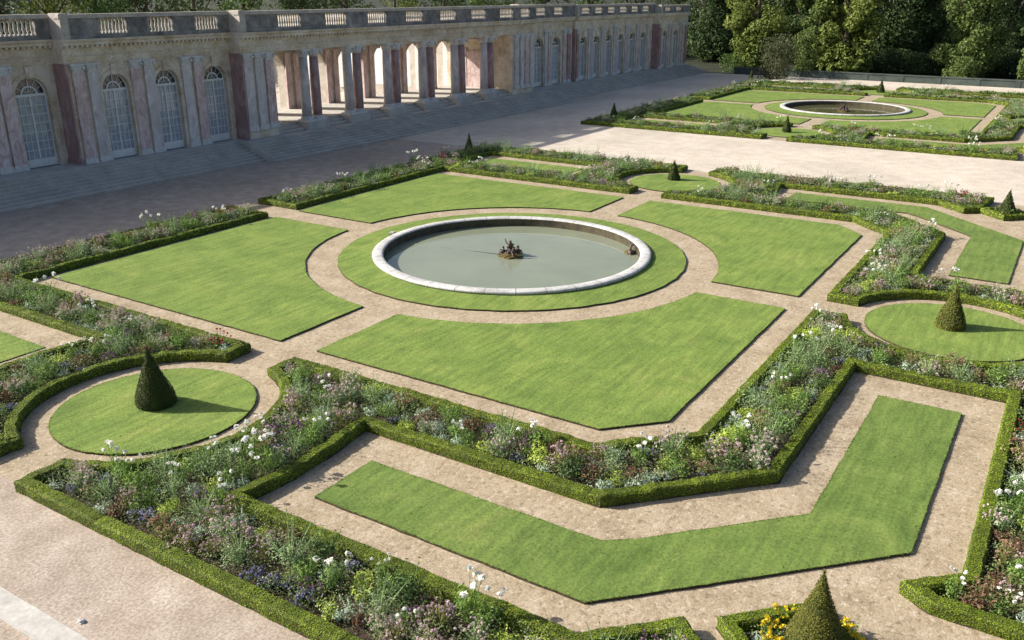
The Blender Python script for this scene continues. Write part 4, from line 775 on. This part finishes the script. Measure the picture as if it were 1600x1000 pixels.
# left block, three-window block, colonnade block, right wings
block(-46, -.8, 33.15, 10, [-2.55, -7.0, -11.4], [(-4.1, .75, 'pink'), (-5.0, .75, 'pink'), (-8.6, .75, 'pink'), (-9.5, .75, 'pink')], [(-12.6, -10.4), (-8.4, -5.6), (-4.1, -1.7)], wd=2.1, ztop=6.65, side=False)
block(-.8, 12.0, 31.95, 11, [2.4, 6.3, 10.4], [(-.15, .75, 'pink'), (.85, .75, 'grey'), (3.95, .75, 'pink'), (4.95, .75, 'grey'), (7.95, .75, 'grey'), (8.95, .75, 'pink')], [(1.7, 3.7), (5.3, 7.2), (9.0, 11.0)])
YC, ZF = 30.8, 1.80
CX = [19.1+5.04*k for k in range(6)]
part(MB().box(12.0, 15.0, YC, 39.4, 0, ZE0-.002), 'wall', MT['stone']); part(MB().box(48.5, 52.8, YC, 39.4, 0, ZE0-.002), 'wall', MT['stone'])
part(MB().box(11.9, 12.002, YC-.15, YC+1.4, ZF+.1, ZE0-.02).box(11.86, 12.002, YC-.2, YC+1.4, 0, ZF+.1), 'corner_pilaster', MT['pinkdark'])  # colonnade return, its shade likewise put into the darker pink
for x, m in ((12.45, 'grey'), (13.5, 'grey'), (14.5, 'pink'), (49.2, 'grey'), (50.3, 'grey'), (51.3, 'pink'), (52.3, 'grey')): pilaster(x, .78, ZF, YC, m)
part(MB().box(15.0, 48.5, YC+1.5, 39.4, 0, ZF-.004), 'floor', MT['steps'])
part(MB().box(14.99, 48.51, YC+1.2, 38.0, ZE0-.25, ZE0-.004), 'ceiling', MT['stone'])
part(MB().box(12.0, 52.8, YC+1.202, 39.4, ZE0+.003, ZE1-.05), 'roof', MT['greystone'])
for cx_ in CX:
    part(MB().box(cx_-1.2, cx_+1.2, YC-.30, YC+1.50, 0, ZF), 'pedestal', MT['steps'])
    for s_ in (-.58, .58): column(cx_+s_, YC+.42, ZF, 'grey' if s_ < 0 else 'pinkdark')
back = [(16.58+5.04*k, 3.5, ZF, 4.9) for k in range(7)]
part(wall_with_openings(15.0, 48.5, ZF-.3, ZE0-.3, 38.4, .9, back), 'arcade', MT['palestone'])
for cx_ in CX:
    for s_ in (-.5, .5): part(MB().box(cx_+s_-.3, cx_+s_+.3, 38.22, 38.398, ZF, ZE0-.3), 'pilaster', MT['pink'])
part(MB().box(48.30, 48.498, 33.6, 36.6, ZF, 5.6).box(48.26, 48.5, 33.3, 33.598, ZF, 5.9).box(48.26, 48.5, 36.602, 36.9, ZF, 5.9), 'door_panel', MT['pink'])
entablature(11.9, 52.85, YC); balustrade(11.9, 52.85, YC, [(15.6+5.04*k, 18.0+5.04*k) for k in range(8)][:7]+[(49.8, 51.6)])
block(52.8, 65.6, 33.0, 10, [57.6, 61.6], [(55.2, .75, 'pink'), (59.1, .7, 'grey'), (60.0, .7, 'pink'), (63.5, .7, 'pink'), (64.6, .7, 'pinkdark')], [(56.6, 58.6), (60.6, 62.6)], side=False)
rw = [67.8+3.52*k for k in range(6)]
block(65.6, 88.6, 32.7, 10, rw, [(x+1.45, .55, 'grey') for x in rw]+[(x+2.08, .55, 'pink') for x in rw[:-1]]+[(66.2, .5, 'pinkdark')], [(x-1.0, x+1.0) for x in rw], wd=1.7, ztop=6.4, detail=False, zr=10.12)
block(88.6, 99.3, 31.8, 12, [90.9, 94.9], [(89.2, .6, 'pinkdark'), (92.4, .6, 'grey'), (93.3, .6, 'pink'), (96.6, .6, 'grey'), (97.6, .6, 'pink'), (98.8, .7, 'pinkdark')], [(90, 91.9), (93.9, 95.9)], wd=1.7, ztop=6.4, detail=False, zr=9.85)
# steps
def stairs(x0, x1, yb, yt, z1, n, label, ends=0.0):
    mb = MB()
    for k in range(n):
        y = yb+(yt-yb)*k/n; z = z1*(k+1)/n; e = ends*(n-k)/n
        mb.box(x0+.001*k, x1+e, y, y+(yt-yb)/n+(.0 if k < n-1 else 6), 0.0, z-.045)
        mb.box(x0+.001*k-.002, x1+e+.002, y-.05, y+(.6 if k < n-1 else 6.0), z-.044, z)
    o = mb.build('stone_steps', MT['steps']); return tag(o, label, 'steps', 'stone steps in front of the palace')
stairs(-46, 10.99, 28.2, 31.3, ZP, 8, 'broad grey stone steps below the arched windows at left')
stairs(11, 55.4, 27.1, 30.1, ZP, 8, 'long grey stone steps running in front of the open colonnade')
stairs(55.41, 99.6, 28.9, 31.5, ZP, 8, 'long grey stone steps below the right wing', 2.4)
for k in range(7):
    mb = MB(); xa = 15.0 if k == 0 else CX[k-1]+1.205; xb = 48.5 if k == 6 else CX[k]-1.205
    for j in range(3): mb.box(xa, xb, YC+.15+.45*j, YC+1.495, ZP+.02, ZP+.2*(j+1)-.004)
    part(mb, 'step', MT['steps'])
# wing beyond the courtyard, seen through the colonnade
cw = empty('courtyard_wing', (50, 40, 0)); tag(cw, 'pale sunlit courtyard wing glimpsed through the open colonnade', 'building')
mb = wall_with_openings(0, 34, 0, 7.6, 0, .45, [(2.8+4.0*k, 1.9, 1.2, 4.8) for k in range(8)])
mb.v = [(y, x, z) for x, y, z in mb.v]; mb.build('wall', MT['palestone'], cw)
MB().box(.46, 12, 0, 34, 0, 7.6).build('inner_core', MT['stone'], cw); MB().box(-.5, 12.2, -.1, 34.2, 7.6, 8.8).build('cornice', MT['palestone'], cw)
for k in range(8):
    mb = MB()
    mb.box(.20, .28, 2.8+4*k-.93, 2.8+4*k+.93, 1.22, 5.6); mb.build('window', MT['frame'], cw)
for k in range(9):
    MB().box(-.18, .002, .55+4*k-.35, .55+4*k+.35, .6, 7.598).build('pilaster', MT['capital'], cw)

# ------------------------------------------------------------------ parapet, trees, shrubs
mb = MB().box(-.28, .28, -75, 9.0, -.3, .84).box(-.36, .36, -75.1, 9.1, .84, .98)
for k in range(18): mb.box(-.33, .33, 8.4-4.7*k, 9.05-4.7*k, -.3, .843)
o = mb.build('parapet_wall', MT['parapet'], None, False, (100.9, 15.5, 0)); o.rotation_euler[2] = -.034; tag(o, 'low mossy stone parapet between the far gravel and the trees', 'wall')
TREE_MATS = {}
def tmat(n, a, b, c): TREE_MATS[n] = leaf_mat('leaves_'+n, [(0, a), (.5, b), (1, c)], .3, .6)
tmat('olive', (0.060, 0.097, 0.023), (0.115, 0.166, 0.044), (0.202, 0.261, 0.078)); tmat('yellow', (0.085, 0.116, 0.025), (0.159, 0.209, 0.041), (0.261, 0.315, 0.083)); tmat('dark', (0.031, 0.059, 0.022), (0.064, 0.103, 0.035), (0.108, 0.162, 0.052))
tmat('blue', (0.065, 0.111, 0.078), (0.117, 0.176, 0.13), (0.195, 0.26, 0.195)); tmat('grey', (.06, .075, .035), (.105, .12, .055), (.17, .18, .09)); tmat('green', (0.043, 0.086, 0.021), (0.086, 0.151, 0.036), (0.157, 0.237, 0.064))
def tree(x, y, h, w, mat, label, name='broadleaf_tree', base=-.04, box=False, seed=0, leaf=.42, n=9000, cat='tree', group='trees round the gardens'):
    r = np.random.default_rng(seed+50); t = empty(name, (x, y, -.3)); tag(t, label, cat, group)
    mb = MB(); th = h*.55; mb.tube([(0, 0, 0), (.05*w*r.normal()*.3, 0, th*.5), (0, .04*w*r.normal(), th), (0, 0, h*.8)], [h*.024, h*.019, h*.014, h*.006], 8)
    for k in range(7):
        a = k*2.4+r.random(); z0 = h*r.uniform(.22, .6); L = w*r.uniform(.28, .42); mb.tube([(0, 0, z0), (L*.5*math.cos(a), L*.5*math.sin(a), z0+h*.08), (L*math.cos(a), L*math.sin(a), z0+h*.2)], [h*.010, h*.007, h*.003], 6)
    mb.build('trunk', MT['bark'], t, True)
    nc = 64 if not box else 80; cs = []
    for k in range(nc):
        if box: c = np.array([r.uniform(-.42, .42)*w, r.uniform(-.42, .42)*w, h*r.uniform(base+.05, .95)]); rad = w*r.uniform(.14, .2)
        else:
            zz = base+.08+(1-.16-base)*r.random(); env = max(.35, math.sin(math.pi*min(1, (zz+.10)/1.16))**.5); a = r.random()*6.28; q = math.sqrt(r.random())*.42*env
            c = np.array([w*q*math.cos(a)*1.0, w*q*math.sin(a), h*zz]); rad = w*r.uniform(.10, .19)
        cs.append((c, rad))
    P, N, G = [], [], []
    for k, (c, rad) in enumerate(cs):
        m = n//nc; d = unit(r.normal(size=(m, 3))); q = r.uniform(.72, 1.08, m)[:, None]*(1+.22*nz(d, 3.0, k))[:, None]; p = c+d*rad*q*np.array([1, 1, .85])
        P.append(p); N.append(d+np.array([0, 0, .3])); G.append(np.clip(r.normal(.28+.45*r.random(), .2, m), 0, 1))
    P = np.concatenate(P); P[:, 2] = np.clip(P[:, 2], .1, h*1.02)
    if box: P[:, :2] = np.clip(P[:, :2], -.5*w, .5*w)+r.normal(0, .06, (len(P), 2))
    L = leaf*r.uniform(.6, 1.4, len(P)); v, f = cards(P, np.concatenate(N), L, L*.62, .2, r, .9)
    link('crown', mesh_np('crown', v, f, None, [TREE_MATS[mat]], None, np.concatenate(G)), t)
    return t
def at(px, d):                                # ground point at a picture column and a distance from the camera
    v = FW*FPX+(px-800)*RT; v = v/math.hypot(v[0], v[1]); return float(CAM[0]+v[0]*d), float(CAM[1]+v[1]*d)
TR = [ # column, distance, height, width, foliage, label
 (1085, 172, 19, 12, 'dark', 'dark tree just beyond the palace right end'),
 (1140, 150, 18, 9.5, 'yellow', 'sunlit yellow-green tree nearest the palace end'),
 (1198, 168, 20, 12, 'dark', 'dark tree behind the yellow-green pair by the palace'),
 (1228, 150, 17, 7.5, 'olive', 'narrow olive tree behind the dull olive shrub'),
 (1268, 147, 19, 10, 'yellow', 'broad sunlit tree left of the dark gap'),
 (1330, 170, 21, 14, 'dark', 'tall dark tree filling the gap in the tree row'),
 (1385, 176, 20, 13, 'dark', 'shadowed tree between the dark gap and the big olive tree'),
 (1443, 148, 20, 11.5, 'olive', 'big olive-green tree right of the dark gap'),
 (1495, 166, 17, 7.5, 'dark', 'dark tree between the big olive tree and clipped tree'),
]
for i, (px, d, h, wd, mt, lab) in enumerate(TR): tree(*at(px, d), h, wd, mt, lab, seed=i, n=20000)
for i in range(15):
    px = 1078+i*37; o = ORD[i]
    if 1500 < px: h = 7.8
    else: h = 19
    tree(*at(px, 186+(i*29 % 23)), h, 13, 'dark', o+' shadowed tree from left in the dark wood behind the tree row', seed=200+i, n=9000, leaf=.6, group='dark wood behind the tree row')
tree(*at(1557, 145), 9.5, 6.6, 'olive', 'box-shaped clipped tree at the right edge of the tree row', 'clipped_tree', .02, True, 31, n=12000)
tree(*at(1616, 142), 9.3, 6.0, 'olive', 'clipped tree cut off by the right picture edge', 'clipped_tree', .02, True, 33, n=11000)
for i in range(11): tree(*at(1290+i*29, 153+(i*7 % 5)), 3.0+(i*5 % 3)*.4, 6.5, 'dark', ORD[i]+' dark low bush from left under the trees behind the parapet', 'undergrowth_bush', .0, False, 300+i, .3, 2600, 'bush', 'dark bushes under the trees')
tree(*at(1440, 141), 3.6, 4.2, 'olive', 'small light bush at the foot of the big olive tree', 'round_bush', .0, False, 41, .24, 3500, 'bush')
tree(*at(1172, 136), 6.2, 5.6, 'grey', 'rounded dull olive shrub above the small yew at palace end', 'round_bush', .0, False, 42, .22, 5000, 'bush')
tree(*at(1212, 140), 7.6, 4.0, 'olive', 'slim olive bush right of the dull olive shrub', 'round_bush', .0, False, 43, .24, 4000, 'bush')
tree(*at(1118, 150), 2.6, 6.0, 'green', 'low green bush at the palace right corner', 'round_bush', .0, False, 44, .22, 2500, 'bush')
BK = [(-20, 'dark'), (45, 'dark'), (95, 'blue'), (158, 'yellow'), (225, 'green'), (290, 'dark'), (360, 'dark'), (430, 'green'), (505, 'dark'), (575, 'dark'), (640, 'yellow'), (705, 'dark'), (770, 'green'), (840, 'dark'), (905, 'green'), (965, 'dark'), (1030, 'dark')]
nm = {'dark': 'dark tree', 'blue': 'blue-green tree', 'yellow': 'bright yellow-green tree', 'green': 'mid-green tree'}; cnt = {}
for i, (px, mt) in enumerate(BK):
    cnt[mt] = cnt.get(mt, 0)+1; tot = sum(1 for b in BK if b[1] == mt)
    d = 128+60*max(0, px)/1000
    tree(*at(px, d), 17+(i*37 % 5), 10.5, mt, (ORD[cnt[mt]-1]+' '+nm[mt]+' from left in the row behind the palace roof') if tot > 1 else 'only '+nm[mt]+' in the row behind the palace roof', seed=60+i, n=6500, leaf=.42, group='trees behind the palace')
